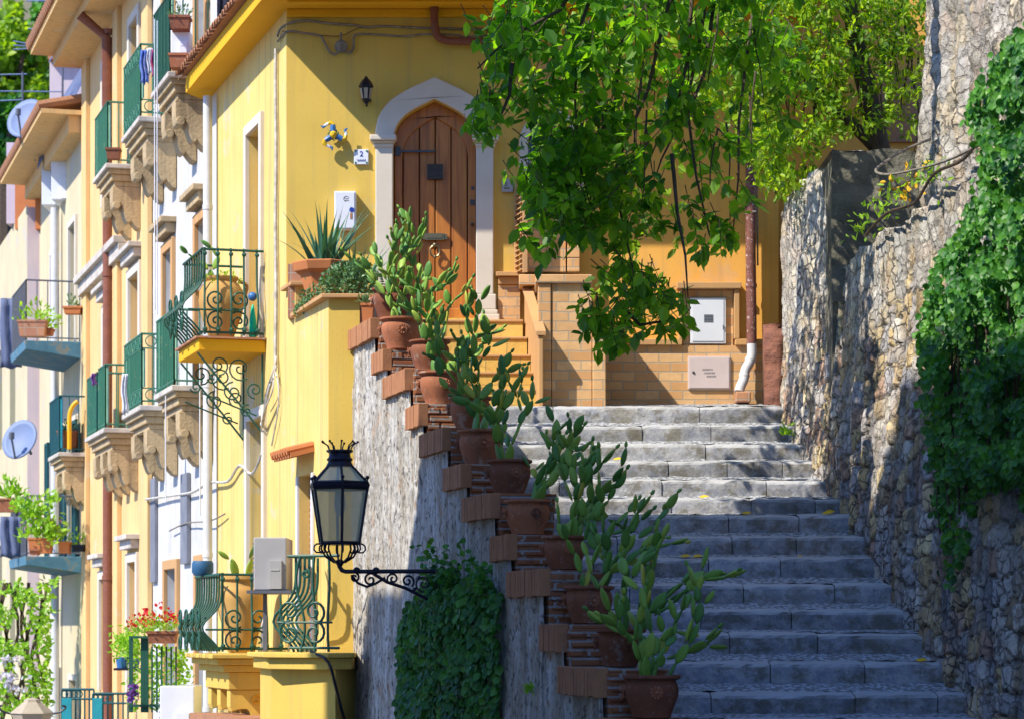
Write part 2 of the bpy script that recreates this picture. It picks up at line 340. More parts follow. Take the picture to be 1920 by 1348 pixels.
def step_mat():
    m, t, b = base_mat('worn_grey_step_stone')
    n5 = noi(t, 9, 7, rough=.7)
    c = mix(t, ramp(t, n5, [(.35, 0), (.65, 1)]), (.22, .235, .28), (.46, .45, .45))
    c = mix(t, ramp(t, noi(t, 1, 6, (5, 5, 6), .7), [(.47, 0), (.60, .75)]), c, (.14, .12, .075))
    c = mix(t, ramp(t, noi(t, 30, 4, rough=.8), [(.56, 0), (.64, .5)]), c, (.08, .08, .08))
    c = mix(t, ramp(t, noi(t, 2.2, 4), [(.55, 0), (.68, .5)]), c, (.20, .17, .11))
    g = N(t, 'ShaderNodeNewGeometry')
    c = mix(t, 1.0, c, ramp(t, g.outputs['Random Per Island'], [(0, .72), (1, 1.15)]), 'MULTIPLY')
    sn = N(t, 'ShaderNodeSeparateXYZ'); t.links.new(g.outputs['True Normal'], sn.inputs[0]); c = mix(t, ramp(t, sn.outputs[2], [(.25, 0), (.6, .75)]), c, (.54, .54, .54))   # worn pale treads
    t.links.new(c, b.inputs['Base Color']); b.inputs['Roughness'].default_value = .8
    bump(t, b, noi(t, 22, 8, rough=.75), .7, .025); return m
M['step'] = step_mat()
def cobble_mat():
    m, t, b = base_mat('set_pebbles')
    v = N(t, 'ShaderNodeTexVoronoi'); v.inputs['Scale'].default_value = 22; t.links.new(coords(t), v.inputs['Vector'])
    c = mix(t, ramp(t, v.outputs['Distance'], [(.3, 0), (.6, 1)]), (.50, .52, .56), (.20, .20, .20))
    t.links.new(c, b.inputs['Base Color']); b.inputs['Roughness'].default_value = .8
    bump(t, b, v.outputs['Distance'], .8, -.03); return m
M['cobble'] = cobble_mat()
def glass_mat(name, col, rough=.25, alpha=.55):
    m, t, b = base_mat(name); b.inputs['Base Color'].default_value = (*col, 1); b.inputs['Roughness'].default_value = rough
    tr = N(t, 'ShaderNodeBsdfTransparent'); tr.inputs[0].default_value = (.9, .92, .9, 1)
    ms = N(t, 'ShaderNodeMixShader'); ms.inputs[0].default_value = alpha
    t.links.new(tr.outputs[0], ms.inputs[1]); t.links.new(b.outputs[0], ms.inputs[2]); t.links.new(ms.outputs[0], t.nodes['Material Output'].inputs[0]); return m
M['lamp_glass'] = glass_mat('dusty_lamp_glass', (.72, .68, .44), .35, .62)
def wglass():
    m, t, b = base_mat('window_glass'); b.inputs['Base Color'].default_value = (.05, .06, .07, 1); b.inputs['Roughness'].default_value = .08
    b.inputs['Specular IOR Level'].default_value = .8; return m
M['glass'] = wglass()
M['curtain'] = surf('sun_faded_blind', (.42, .36, .26), (.34, .28, .2), 4, .8, .2, 30, .01)
M['orange_blind'] = surf('orange_blind', (.55, .33, .10), (.42, .27, .10), 3, .8, .2, 30, .01)
M['grey_metalsheet'] = surf('corrugated_grey_sheet', (.22, .23, .27), (.15, .16, .20), 4, .6, .2, 30, .01)
M['awning'] = surf('blue_grey_canvas', (.13, .16, .26), (.09, .11, .19), 3, .9, .2, 60, .004)
M['dish'] = surf('satellite_dish_paint', (.17, .23, .38), (.15, .20, .34), 3, .55, .05)
M['ceram_blue'] = paint('blue_majolica', (.05, .17, .42), .25)
M['ceram_yellow'] = paint('yellow_majolica', (.75, .48, .02), .25)
M['ceram_green'] = paint('green_majolica', (.04, .17, .07), .25)
M['ink_blue'] = paint('blue_glaze', (.02, .05, .35), .4)
M['ink_dark'] = paint('dark_print', (.06, .06, .07), .6)
M['ink_faint'] = paint('faded_print', (.32, .28, .30), .6)
M['white_tile'] = surf('white_glazed_tile', (.76, .78, .84), (.70, .73, .80), 5, .25, .02)
M['cloth_blue'] = surf('blue_cloth', (.02, .10, .45), (.25, .3, .5), 9, .9, .2)
M['cloth_red'] = surf('red_cloth', (.45, .02, .03), (.15, .03, .2), 9, .9, .2)
M['cloth_white'] = surf('white_cloth', (.68, .70, .75), (.6, .62, .68), 9, .9, .2)
M['yellow_plastic'] = paint('yellow_plastic_hose', (.75, .42, .01), .5)
M['green_bottle'] = paint('turquoise_plastic', (.0, .50, .28), .35)
M['ground'] = surf('worn_street_paving', (.22, .21, .20), (.16, .155, .15), 3, .9, .4, 20, .02)
M['hill'] = surf('scrub_hillside', (.10, .13, .06), (.18, .16, .10), .05, .95, 0, patch=(.25, .2, .17), pthr=.6, pscale=.08)
M['red_rock'] = surf('reddish_render_rock', (.26, .11, .07), (.18, .08, .06), 6, .95, .8, 12, .05)
M['pier_dark'] = surf('shade_darkened_mossy_cement', (.21, .195, .15), (.09, .09, .065), 3, .95, .8, 22, .03, patch=(.30, .29, .26), pthr=.66, pscale=4, speck=(.04, .05, .03), spa=.5)  # mossy cement, its colour darkened to stand for shade on the pier end

# ================================================================ ground, hill
g = MB(); g.add([(-900,-300,-3.3),(900,-300,-3.3),(900,1500,-3.3),(-900,1500,-3.3)], [(0,1,2,3)])
tag(g.build('ground', M['ground']), kind='structure')
hv, hf = [], []
nx, ny = 50, 36
for j in range(ny):
    for i in range(nx):
        x = -95+i*3.2; y = 100+j*6
        z = -3.3+max(0, (y-103))*.50+4*mnoise.noise(Vector((x*.05, y*.05, 0)))*min(1, (y-100)/30)
        hv.append((x, y, z))
for j in range(ny-1):
    for i in range(nx-1): a = j*nx+i; hf.append((a, a+1, a+nx+1, a+nx))
g = MB(); g.add(hv, hf); tag(g.build('hillside', M['hill'], smooth='all'), kind='structure')

# ================================================================ numpy voronoi masonry
def vor(a, z, cell, seed, asp=1.0):
    A = a/cell/asp; Z = z/cell
    ia = np.floor(A).astype(int); iz = np.floor(Z).astype(int)
    d1 = np.full(A.shape, 9.); d2 = np.full(A.shape, 9.); idd = np.zeros(A.shape, int)
    for da in (-1, 0, 1):
        for dz in (-1, 0, 1):
            ca = ia+da; cz = iz+dz
            h = (ca*73856093 ^ cz*19349663 ^ seed*83492791) & 0xffffff
            r1 = ((h*1103515245+12345) & 0xffff)/65536.; r2 = ((h*69069+1) >> 5 & 0xffff)/65536.
            d = np.hypot(A-(ca+.1+.8*r1), Z-(cz+.1+.8*r2))
            n = d < d1; d2 = np.where(n, d1, np.minimum(d2, d)); idd = np.where(n, h, idd); d1 = np.where(n, d, d1)
    return d1, d2, idd
PAL = 1.22*np.array([(.50,.36,.17),(.42,.31,.18),(.34,.31,.29),(.46,.42,.36),(.56,.43,.23),(.30,.26,.22),(.52,.47,.40),(.38,.24,.16),(.40,.38,.38)])
def nz2(a, z, f, s=0):
    return np.array([mnoise.noise(Vector((x*f, y*f, s))) for x, y in zip(a.ravel(), z.ravel())]).reshape(a.shape)
def rubble(name, pos, nrm, a0, a1, z0, top, parent, res=.05, resz=.024, cell=.21, seed=1, plast=2.0, depth=.04, ptone=(.62,.59,.52), back=.5, wav=.10, ridge=.05):
    na = int((a1-a0)/res)+1; nzv = int((6.0)/res*0)+0
    aa = np.linspace(a0, a1, na); tops = np.array([top(x) for x in aa])
    nr = int((tops.max()-z0)/resz)+1
    T = np.linspace(0, 1, nr)
    A = np.repeat(aa[:, None], nr, 1); Z = z0+(tops[:, None]-z0)*T[None, :]
    warp = .07*nz2(A, Z, 2.2, 3)+.03*nz2(A, Z, 7, 5); warp2 = .06*nz2(A, Z, 2.4, 9)+.03*nz2(A, Z, 7, 6)
    d1, d2, idd = vor(A+warp, Z+warp2, cell, seed, 1.15)
    e = np.clip((d2-d1)/.13, 0, 1); e = e*e*(3-2*e)
    rs = ((idd >> 4) & 0xff)/255.
    big = nz2(A, Z, .55, 20); mid = nz2(A, Z, 2.5, 21); fine = nz2(A, Z, 9., 22)
    pl = np.clip((Z-plast+big*1.6+mid*.5)/.7, 0, 1)
    D = (e*depth*(.5+.9*rs))*(1-.75*pl)+pl*depth*.55+mid*.022+fine*.014+big*wav+nz2(A*2.6, Z*.45, 1.6, 31)*ridge+nz2(A*2.4, Z*.9, 5, 33)*ridge*.5
    colr = PAL[(idd >> 8) % len(PAL)]*(.75+.65*rs)[..., None]
    mort = np.array((.17, .15, .125))
    col = mort+(colr-mort)*e[..., None]
    pt = np.array(ptone)*(1+.35*mid+.2*fine)[..., None]
    col = np.clip(col*(1-pl[..., None]*.62)+pt*pl[..., None]*.62, .02, .9)
    vs = []; nv = Vector(nrm)
    for i in range(na):
        for j in range(nr):
            p = Vector(pos(A[i, j], Z[i, j]))+nv*float(D[i, j]); vs.append(p)
    fs = [(i*nr+j, (i+1)*nr+j, (i+1)*nr+j+1, i*nr+j+1) for i in range(na-1) for j in range(nr-1)]
    n0 = len(vs)
    for i in range(na): vs.append(Vector(pos(A[i, -1], Z[i, -1]+.02*math.sin(i*1.7)))-nv*back)
    fs += [(i*nr+nr-1, (i+1)*nr+nr-1, n0+i+1, n0+i) for i in range(na-1)]
    n1 = len(vs)
    for j in range(nr): vs.append(Vector(pos(A[0, j], Z[0, j]))-nv*back)
    fs += [(j, j+1, n1+j+1, n1+j) for j in range(nr-1)]
    n2 = len(vs)
    for j in range(nr): vs.append(Vector(pos(A[-1, j], Z[-1, j]))-nv*back)
    fs += [((na-1)*nr+j+1, (na-1)*nr+j, n2+j, n2+j+1) for j in range(nr-1)]
    mb = MB(); mb.add(vs, fs); o = mb.build(name, M['rubble'], parent, smooth='all', recalc=True)
    at = o.data.color_attributes.new('stone', 'FLOAT_COLOR', 'POINT')
    buf = np.ones((len(vs), 4)); buf[:na*nr, :3] = col.reshape(-1, 3)
    buf[n0:n0+na, :3] = (.25, .23, .2); buf[n1:, :3] = (.25, .23, .2)
    at.data.foreach_set('color', buf.ravel()); return o

# ---------------------------------------------------------------- right hand walls
def XR(Y): return 2.86+.1*(27.2-Y)
def topR(a):
    Y = 27.5-a
    if Y > 24.85: return 4.68-.25*max(0, (Y-26.6))**1.5+.03*mnoise.noise(Vector((Y*3, 0, 0)))
    return 3.55+.07*mnoise.noise(Vector((Y*1.5, 0, 0)))+.05*mnoise.noise(Vector((Y*5, 3, 0)))+.02*(24-Y)
t = thing('retaining_wall', (3.3, 22, -3.3), 'long rubble stone retaining wall with chalky streaks running up the right side of the steps', 'wall')
rubble('masonry_face', lambda a, z: (XR(27.5-a)+.035*(z-1), 27.5-a, z), (-1, -.1, .02), -.05, 15.5, -2.4, topR, t, res=.05, seed=3, plast=2.1, back=.2)
g = MB(); g.box(3.12, 4.2, 24.9, 28.8, -3, 4.62); g.prism([(3.4,24.85),(3.55,22),(4.0,18),(4.75,11.7),(5.4,11.7),(5.4,24.85)], -3, 3.5, 'xy')
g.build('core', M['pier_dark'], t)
# pier end face, dimpled cement
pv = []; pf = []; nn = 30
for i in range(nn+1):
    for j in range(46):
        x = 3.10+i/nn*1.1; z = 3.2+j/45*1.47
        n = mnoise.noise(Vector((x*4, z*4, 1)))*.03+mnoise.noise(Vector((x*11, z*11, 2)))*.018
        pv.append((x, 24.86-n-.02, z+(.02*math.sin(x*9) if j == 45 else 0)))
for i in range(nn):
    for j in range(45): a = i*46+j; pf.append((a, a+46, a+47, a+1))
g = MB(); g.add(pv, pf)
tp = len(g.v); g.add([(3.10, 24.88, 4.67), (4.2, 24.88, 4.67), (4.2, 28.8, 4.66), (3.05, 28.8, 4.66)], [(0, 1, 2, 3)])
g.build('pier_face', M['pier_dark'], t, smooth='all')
t = thing('upper_stone_wall', (4.2, 22, 3.4), 'tall grey streaked stone wall rising behind the hanging ivy at the top right', 'wall')
rubble('masonry_face', lambda a, z: (4.02+.03*math.sin(a*2.1), 24.72-a, z), (-1, -.12, 0), 0, 7.5, 3.2, lambda a: 6.4, t, res=.05, seed=11, plast=3.2, ptone=(.50,.46,.40), depth=.06, cell=.3, ridge=.13)
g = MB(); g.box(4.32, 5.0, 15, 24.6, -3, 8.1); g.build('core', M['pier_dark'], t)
t = thing('mossy_boulder', PX(1450, 760, 28.0), 'reddish lumpy render patch bulging between the brick base and the stone pier', 'rock')
g = MB(); vv = []
for i in range(15):
    for j in range(19):
        x = 2.78+i/14*.34; z = 2.45+j/18*.95
        vv.append((x, 28.25-.12*abs(mnoise.noise(Vector((x*6, z*6, 5))))-.1*math.sin(PI*i/14)-(.0 if j < 17 else -.12), z))
g.add(vv, [(i*19+j, (i+1)*19+j, (i+1)*19+j+1, i*19+j+1) for i in range(14) for j in range(18)]); g.box(2.8, 3.1, 28.27, 28.6, 2.4, 3.35)
g.build('rock_face', M['red_rock'], t, smooth='all')

# ---------------------------------------------------------------- the stone steps
EY = [763, 799, 834, 865, 901, 936, 967, 1008, 1048, 1097, 1146, 1190, 1244, 1302, 1352, 1406, 1462]
def YS(i): return 27.2-.554*i
def ZS(i): return (1185-EY[i])/4800*YS(i)
def XL(Y): return W0.x+.27*(26.9-Y)+.45
g = MB(); c = MB()
rnd = random.Random(5)
for i in range(len(EY)):
    Y = YS(i); z = ZS(i); xr = XR(Y)+.05; xl = XL(Y)-.15 if i else -.9
    zb = ZS(i+1)+.022 if i+1 < len(EY) else z-.2
    depth = .2 if i else .3; x = xl; sag = .018
    while x < xr-.05:
        Lb = rnd.uniform(.55, 1.15) if i else rnd.uniform(.9, 1.6); x1 = min(x+Lb, xr)
        if xr-x1 < .25: x1 = xr
        n = max(3, int((x1-x)/.06)); m = 5; jz = rnd.uniform(-.006, .006); jy = rnd.uniform(-.012, .012)
        vs = []
        K = [(-.012, zb-.05), (-.002, zb+.02), (0, (zb+z)/2), (0, z-.03), (.012, z-.006), (.04, z), (depth, z+depth*.1)]
        for k in range(n+1):
            xx = x+.004+(x1-x-.008)*k/n; ed = .012 if k in (0, n) else 0
            w_ = sag*math.sin((xx-xl)/(xr-xl)*PI)
            for q, (dy, zz) in enumerate(K):
                nn_ = mnoise.noise(Vector((xx*5, zz*9+i*7, i)))*.016+mnoise.noise(Vector((xx*17, zz*22, i+3)))*.010
                vs.append((xx, Y+dy+jy-nn_*(1 if q < 5 else .2)+ed-(w_ if q < 9 else 0), zz+jz+(mnoise.noise(Vector((xx*9, q*.4, i*3)))*.010 if q > 2 else 0)-(ed*.5 if q > 3 else 0)))
        nk = len(K)
        g.add(vs, [(a*nk+b, (a+1)*nk+b, (a+1)*nk+b+1, a*nk+b+1) for a in range(n) for b in range(nk-1)]+[tuple(range(nk)), tuple(n*nk+b for b in range(nk))[::-1]])
        x = x1
    # cobbled tread behind the riser stones
    y0, y1 = Y+depth-.02, (YS(i-1)+.03 if i else 29.0); ztop = z+depth*.1
    rise = (ZS(i-1)-.15-z) if i else .18
    zb2 = z+min(.085, max(.045, rise)) if i else 2.585
    nxq = 60; nyq = 8; vs = []
    for a in range(nxq+1):
        for b in range(nyq+1):
            xx = xl+(xr-xl)*a/nxq; f = b/nyq
            vs.append((xx, y0+(y1-y0)*f, ztop+(zb2-ztop)*f+abs(mnoise.noise(Vector((xx*16, f*7+i, 0))))*.022-.004))
    c.add(vs, [(a*(nyq+1)+b, (a+1)*(nyq+1)+b, (a+1)*(nyq+1)+b+1, a*(nyq+1)+b+1) for a in range(nxq) for b in range(nyq)])
tag(g.build('stone_steps', M['step'], smooth=True), kind='structure')
tag(c.build('pebble_paving', M['cobble'], smooth='all'), kind='structure')
g = MB()
for i in range(len(EY)-1): g.box(XL(YS(i))-.1, XR(YS(i)), YS(i)+.06, YS(i)+.9, -3.2, ZS(i)-.03)
g.box(-1.6, 3.3, 27.9, 29, -3.2, 2.45)
tag(g.build('step_footing', M['pier_dark']), kind='structure')

# ---------------------------------------------------------------- left parapet wall with stepped brick top
FPX = [658, 703, 725, 768, 793, 838, 873, 927, 958, 1020, 1055, 1130, 1168, 1245]
TPY = [598, 656, 692, 758, 803, 871, 925, 1003, 1068, 1171, 1253, 1350, 1420]
SS = [0.0]+[WP(p) for p in FPX[1:]]
TZ = []
for i, py in enumerate(TPY):
    Yc = W((SS[i]+SS[i+1])/2, -.25, 0)[1]; TZ.append((1185-py)/4800*(W(SS[i+1], -.2, 0)[1]))
t = thing('parapet_wall', (W(4, -.2, 0)[0], W(4, -.2, 0)[1], -3.3), 'stepped parapet wall with crumbling white plaster side and brick top beside the steps', 'wall')
g = MB(W)
for i in range(13): g.box(SS[i]-(0 if i else .02), SS[i+1], -.52, -.04, -3.2, TZ[i]-.03)
g.build('brick_core', M['brick_old'], t, bevel=.008)
g = MB(W); rnd = random.Random(3)
for i in range(13):       # loose brick courses on every front face and tread
    zz = TZ[i]-.03; s1 = SS[i+1]
    zlow = TZ[i+1] if i < 12 else zz-.4
    z_ = zz; row = 0
    while z_-.07 > zlow-.02:
        v = -.52+(0 if row % 2 else -.11)
        while v < -.045:
            v1 = min(v+.225, -.045); va = max(v, -.52)
            if v1-va > .04: g.box(s1-.02, s1+.012+rnd.uniform(0, .010), va+.006, v1-.006, z_-.062, z_-.004+rnd.uniform(-.003, .002))
            v += .235
        z_ -= .072; row += 1
    s = SS[i]+.005
    while s < s1-.02:
        g.box(s+.004, min(s+.115, s1), -.54, -.05, TZ[i]-.032, TZ[i]+rnd.uniform(-.004, .004)); s += .122
g.build('brick_courses', M['brick_old'], t, bevel=.006)
g = MB(W)
for i in range(13):
    s = SS[i]+(.0 if i else .0)
    while s < SS[i+1]-.02:
        e_ = min(s+.068, SS[i+1]+.02)
        g.box(s+.003, e_-.003, -.05, .045+rnd.uniform(-.004, .004), TZ[i]-.205+rnd.uniform(-.006, .006), TZ[i]+.004+rnd.uniform(-.004, .003)); s += .072
g.build('soldier_course', M['brick_cap'], t, bevel=.005)
vs = []; fs = []; nr = 110; cols = []
s = 0
while s < SS[13]: cols.append(s); s += .05
for s in cols:
    i = max(k for k in range(13) if SS[k] <= s+1e-6); zt = TZ[min(i, 12)]-.14
    for j in range(nr+1):
        z = -3.2+(zt+3.2)*j/nr
        n = mnoise.noise(Vector((s*2, z*1.2, 0)))*.035+mnoise.noise(Vector((s*9, z*5, 4)))*.018+abs(mnoise.noise(Vector((s*16, z*14, 8))))*-.022
        fade = min(1, (zt-z)/.15+.2)
        vs.append(W(s, n*fade-.005, z))
for a in range(len(cols)-1):
    for j in range(nr): q = a*(nr+1)+j; fs.append((q, q+nr+1, q+nr+2, q+1))
g = MB(); g.add(vs, fs); g.build('plaster_face', M['plaster_rough'], t, smooth='all')

# ---------------------------------------------------------------- facade walls with openings
def holewall(mb, u0, u1, z0, z1, holes, depth=.22, v=0.0, pane=None):
    us = sorted({u0, u1}|{h[k] for h in holes for k in (0, 1) if u0 < h[k] < u1})
    zs = sorted({z0, z1}|{h[k] for h in holes for k in (2, 3) if z0 < h[k] < z1})
    for a, b in zip(us, us[1:]):
        for p, q in zip(zs, zs[1:]):
            if any(h[0] <= a+1e-5 and b <= h[1]+1e-5 and h[2] <= p+1e-5 and q <= h[3]+1e-5 for h in holes): continue
            mb.add([(a, v, p), (b, v, p), (b, v, q), (a, v, q)], [(0, 1, 2, 3)])
    for h in holes:
        a, b, p, q = h; d = v-depth
        mb.add([(a,v,p),(b,v,p),(b,v,q),(a,v,q),(a,d,p),(b,d,p),(b,d,q),(a,d,q)], [(0,4,5,1),(1,5,6,2),(2,6,7,3),(3,7,4,0)])
def facade_window(parent, h, trim, sill=False, hood=None, frame_w=.1, blind=None, shutters=None, proud=.05, lbl=None):
    u0, u1, z0, z1 = h
    g = MB(F); e = .002
    g.box(u0-frame_w, u0-e, -.01, proud, z0-(0 if sill else 0), z1+frame_w); g.box(u1+e, u1+frame_w, -.01, proud, z0, z1+frame_w)
    g.box(u0, u1, -.01, proud+.003, z1+e, z1+frame_w)
    if sill: g.box(u0-.15, u1+.15, -.01, proud+.08, z0-.09, z0-e)
    f = g.build('window', trim, parent, bevel=.008)
    if lbl: f['label'] = lbl
    if hood:
        g = MB(F); g.box(u0-.2, u1+.2, -.01, .22, z1+frame_w+.2, z1+frame_w+.28); g.box(u0-.14, u1+.14, -.01, .14, z1+frame_w+.06, z1+frame_w+.198)
        g.build('hood', hood, f, bevel=.01)
    g = MB(F); g.box(u0, u1, -.21, -.17, z0, z1)
    g.build('pane', M['glass'] if blind is None else blind, f)
    if blind is None or blind is M['glass']:
        g = MB(F); m = (u0+u1)/2
        for a in (u0+.03, m, u1-.03): g.box(a-.03, a+.03, -.168, -.13, z0, z1)
        for a in (z0+.04, z0+(z1-z0)*.35, z1-.04): g.box(u0, u1, -.169, -.135, a-.03, a+.03)
        g.build('frame', M['white_metal'], f)
    if shutters:
        g = MB(F); wd = (u1-u0)/2
        for s0, s1 in ((u0-wd-.02, u0-.02), (u1+.02, u1+wd+.02)):
            g.box(s0, s0+.05, proud+.003, proud+.05, z0, z1); g.box(s1-.05, s1, proud+.003, proud+.05, z0, z1)
            g.box(s0, s1, proud+.003, proud+.046, z0, z0+.06); g.box(s0, s1, proud+.003, proud+.046, z1-.06, z1)
            z = z0+.08
            while z < z1-.1: g.box(s0+.05, s1-.05, proud+.003, proud+.035, z, z+.028); z += .045
        g.build('shutter', shutters, f)
    return f

# ================================================================ yellow house on the corner
HY = thing('yellow_house', (-1, 29, 2.6), 'bright yellow corner house with a pointed arched wooden door at the top of the steps', 'house')
ZT = 7.04; XE = 3.02
# front wall with pointed door opening
def arch_half(x0, xa, zs, za, n=10, k=.42):
    """left springing (x0,zs) curving to the apex (xa,za)"""
    pts = []
    p0 = (x0, zs); p1 = (x0+(xa-x0)*.02, zs+(za-zs)*.62); p2 = (x0+(xa-x0)*.38, zs+(za-zs)*.72); p3 = (xa, za)
    for i in range(n+1):
        t_ = i/n; a = (1-t_)**3; b_ = 3*(1-t_)**2*t_; c_ = 3*(1-t_)*t_*t_; d = t_**3
        pts.append((a*p0[0]+b_*p1[0]+c_*p2[0]+d*p3[0], a*p0[1]+b_*p1[1]+c_*p2[1]+d*p3[1]))
    return pts
dx0, dx1, dxa = hx(737), hx(893), hx(815); dz0 = hz(597); dzs = hz(272); dza = hz(187)
inner = arch_half(dx0, dxa, dzs, dza); innerR = [(2*dxa-x, z) for x, z in inner][::-1]
door_poly = [(dx0, dz0)]+inner+innerR[1:]+[(dx1, dz0)]
def tess_hole(mb, outer, holes, y):
    polys = [outer]+holes; flat = [p for pl in polys for p in pl]
    tri = tessellate_polygon([[Vector((p[0], p[1], 0)) for p in pl] for pl in polys])
    mb.add([(p[0], y, p[1]) for p in flat], [tuple(t_) for t_ in tri])
g = MB()
arx0, arx1 = hx(990), hx(1078); arz0, arz1 = hz(420), hz(225)
aw = [(arx0, arz0)]+[((arx0+arx1)/2-(arx1-arx0)/2*math.cos(PI*i/12), arz1-.28+.28*math.sin(PI*i/12)) for i in range(13)]+[(arx1, arz0)]
tess_hole(g, [(-2.556, 2.3), (XE, 2.3), (XE, ZT), (-2.556, ZT)], [door_poly, aw], 29)
for pl, d in ((door_poly, .28), (aw, .18)):
    n = len(pl); g.add([(p[0], 29, p[1]) for p in pl]+[(p[0], 29+d, p[1]) for p in pl], [(i, (i+1) % n, (i+1) % n+n, i+n) for i in range(n)])
g.build('front_wall', M['yellow'], HY)
# side facade (street)
g = MB(F)
Wup = (FU(489), FU(469), FZ(480, 470), FZ(467, 164)-.1)
Wmid = (FU(492), FU(472), -.2, FZ(487, 745))
Whol = [(1.35, 2.15, 3.5, 6.0), (1.05, 2.0, -.15, 2.45), (3.35, 3.95, 3.6, 5.9), (3.3, 3.9, .2, 2.4)]
Whol = [(1.42, 2.25, 3.46, 6.02), (1.25, 2.2, -.2, 2.55)]
holewall(g, 0, 4.5, -3.3, ZT, Whol)
g.build('side_wall', M['yellow_pale'], HY)
facade_window(HY, Whol[0], M['stone_trim'], blind=M['orange_blind'], frame_w=.13, lbl='upper balcony door with white frame and ochre blind')
facade_window(HY, Whol[1], M['stone_trim'], blind=M['grey_plastic'], frame_w=.13, lbl='lower balcony door with pale frame')
g = MB()
g.box(2.9, 3.02, 29.005, 33, 2.3, ZT); g.prism([F(4.5,0,0)[:2],(3.0,F(4.5,0,0)[1]),(3.0,F(4.5,0,0)[1]+.1),(F(4.5,0,0)[0],F(4.5,0,0)[1]+.1)], -3.3, ZT, 'xy'); g.box(-2.3, 3.0, 29.35, 33, 2.4, 2.5); g.build('rear_wall', M['ochre'], HY)
# roof: soffit slab, drip moulding, tiles
ev, ef = .36, 1.3
def EV(x, y): return (x, y)
P0 = Vector(F(-1.36, ev, 0)); P1 = Vector(F(4.75, ev, 0)); 
g = MB(); pl = [(P0.x, P0.y), (3.4, P0.y), (3.4, 36), (P1.x+1.0, 36), (P1.x, P1.y)]
g.prism(pl, ZT, ZT+.20, 'xy'); g.build('soffit', M['yellow_deep'], HY)
g = MB(); g.box(-2.50, 3.0, 28.52, 28.62, ZT-.035, ZT-.002); g.box(-2.55, 3.0, 28.93, 28.998, ZT-.09, ZT-.002)
g.build('cornice', M['yellow_deep'], HY, bevel=.01)
g = MB(); a = F(-1.4, ev+.1, ZT+.20)
z0 = ZT+.21; pl = [(P0.x-.1, P0.y-.1), (3.6, P0.y-.1), (3.6, 31.5), (-.5, 31.5), (P1.x-.06, P1.y)]
g.add([(x, y, z0) for x, y in pl]+[(x+.3, y+.4, z0+.5) for x, y in pl], [(0,1,6,5),(4,0,5,9),(0,4,3,2,1),(5,6,7,8,9)])
g.build('roof', M['tile_red'], HY)
g = MB(); u = -1.38
while u < 4.75:
    vs = []; n = 8; L = .55
    for k in range(2):
        for q in range(n+1):
            th = PI*q/n
            for rr in (.075, .060):
                vs.append(F(u+.075+rr*math.cos(th)*(1 if k == 0 else .85), ev+.12-k*L, ZT+.225+rr*math.sin(th)+k*.14+.01*math.sin(u*7)))
    st = 2*(n+1); fs = []
    for q in range(n):
        a = q*2; fs += [(a, a+2, a+2+st, a+st), (a+1, a+1+st, a+3+st, a+3), (a, a+1, a+3, a+2)]
    g.add(vs, fs); 
    g.add([F(u+.155, ev+.07, ZT+.205), F(u+.215, ev+.07, ZT+.205), F(u+.215, ev-.4, ZT+.31), F(u+.155, ev-.4, ZT+.31), F(u+.155, ev+.07, ZT+.225), F(u+.215, ev+.07, ZT+.225)], [(0,1,2,3),(0,1,5,4)])
    u += .17
g.build('roof_tiles', M['tile_red'], HY)
# door surround
oz0 = hz(600); ox0, ox1 = hx(703), hx(927); oxa = dxa; oza = hz(147)
outerc = arch_half(ox0, oxa, hz(262), oza); pts = outerc+[(2*oxa-x, z) for x, z in outerc][::-1][1:]
inn = [(x+.0, z) for x, z in inner]+innerR[1:]; inn = [(dx0+.003, dzs)]+[(x*.997+dxa*.003, z-.004) for x, z in inn[1:-1]]+[(dx1-.003, dzs)]
g = MB(); g.prism(pts+inn[::-1], 28.94, 29.02, 'xz')
g.build('door_arch', M['stone_trim'], HY, bevel=.012)
for s_ in (-1, 1):
    g = MB()
    def bx(xa, xb, ya, zb, zt):
        A, B = (oxa-xb, oxa-xa) if s_ < 0 else (oxa+xa, oxa+xb); g.box(A, B, ya, 29.01, zb, zt)
    wi, wo = oxa-dx0-.002, oxa-ox0
    bx(wi, wo-.01, 28.92, oz0+.28, hz(276)); bx(wi-.04, wo+.05, 28.84, hz(268), hz(258)); bx(wi-.02, wo+.03, 28.87, hz(272), hz(268)-.002)
    bx(wi-.005, wo+.01, 28.90, hz(279), hz(272)-.002); bx(wi, wo+.04, 28.88, oz0+.05, oz0+.10); bx(wi, wo+.02, 28.90, oz0+.102, oz0+.278); bx(wi, wo+.06, 28.86, oz0-.05, oz0+.048)
    g.build('door_pillar', M['stone_trim'], HY, bevel=.012)
# door leaf of boards
g = MB(); yb = 29.16
def clipx(xa, xb, inset=0):   # board polygon under the arch
    n = 7; P = []
    def ztop(x):
        xm = x if x <= dxa else 2*dxa-x
        for (x0_, z0_), (x1_, z1_) in zip(inner, inner[1:]):
            if x0_-1e-6 <= xm <= x1_+1e-6: return z0_+(z1_-z0_)*((xm-x0_)/max(1e-6, x1_-x0_))-inset
        return dzs-inset
    xs = [xa+(xb-xa)*i/n for i in range(n+1)]
    return [(xa, dz0+.002)]+[(x, ztop(x)) for x in xs]+[(xb, dz0+.002)]
xs = [dx0+.002, hx(754), hx(785), hx(815), hx(845), hx(876), dx1-.002]
for i in range(6):
    y_ = yb if i in (0, 5) else yb+.03
    g.prism(clipx(xs[i]+.006, xs[i+1]-.006, .0 if i in (0, 5) else .17), y_, yb+.09, 'xz')
stile = inner+innerR[1:]; s2 = [(dxa+(x-dxa)*.80, z-.17) for x, z in stile]
g.prism(stile+s2[::-1], yb-.001, yb+.09, 'xz'); g.box(dx0+.01, dx1-.01, yb-.02, yb+.02, dz0+.004, dz0+.13)
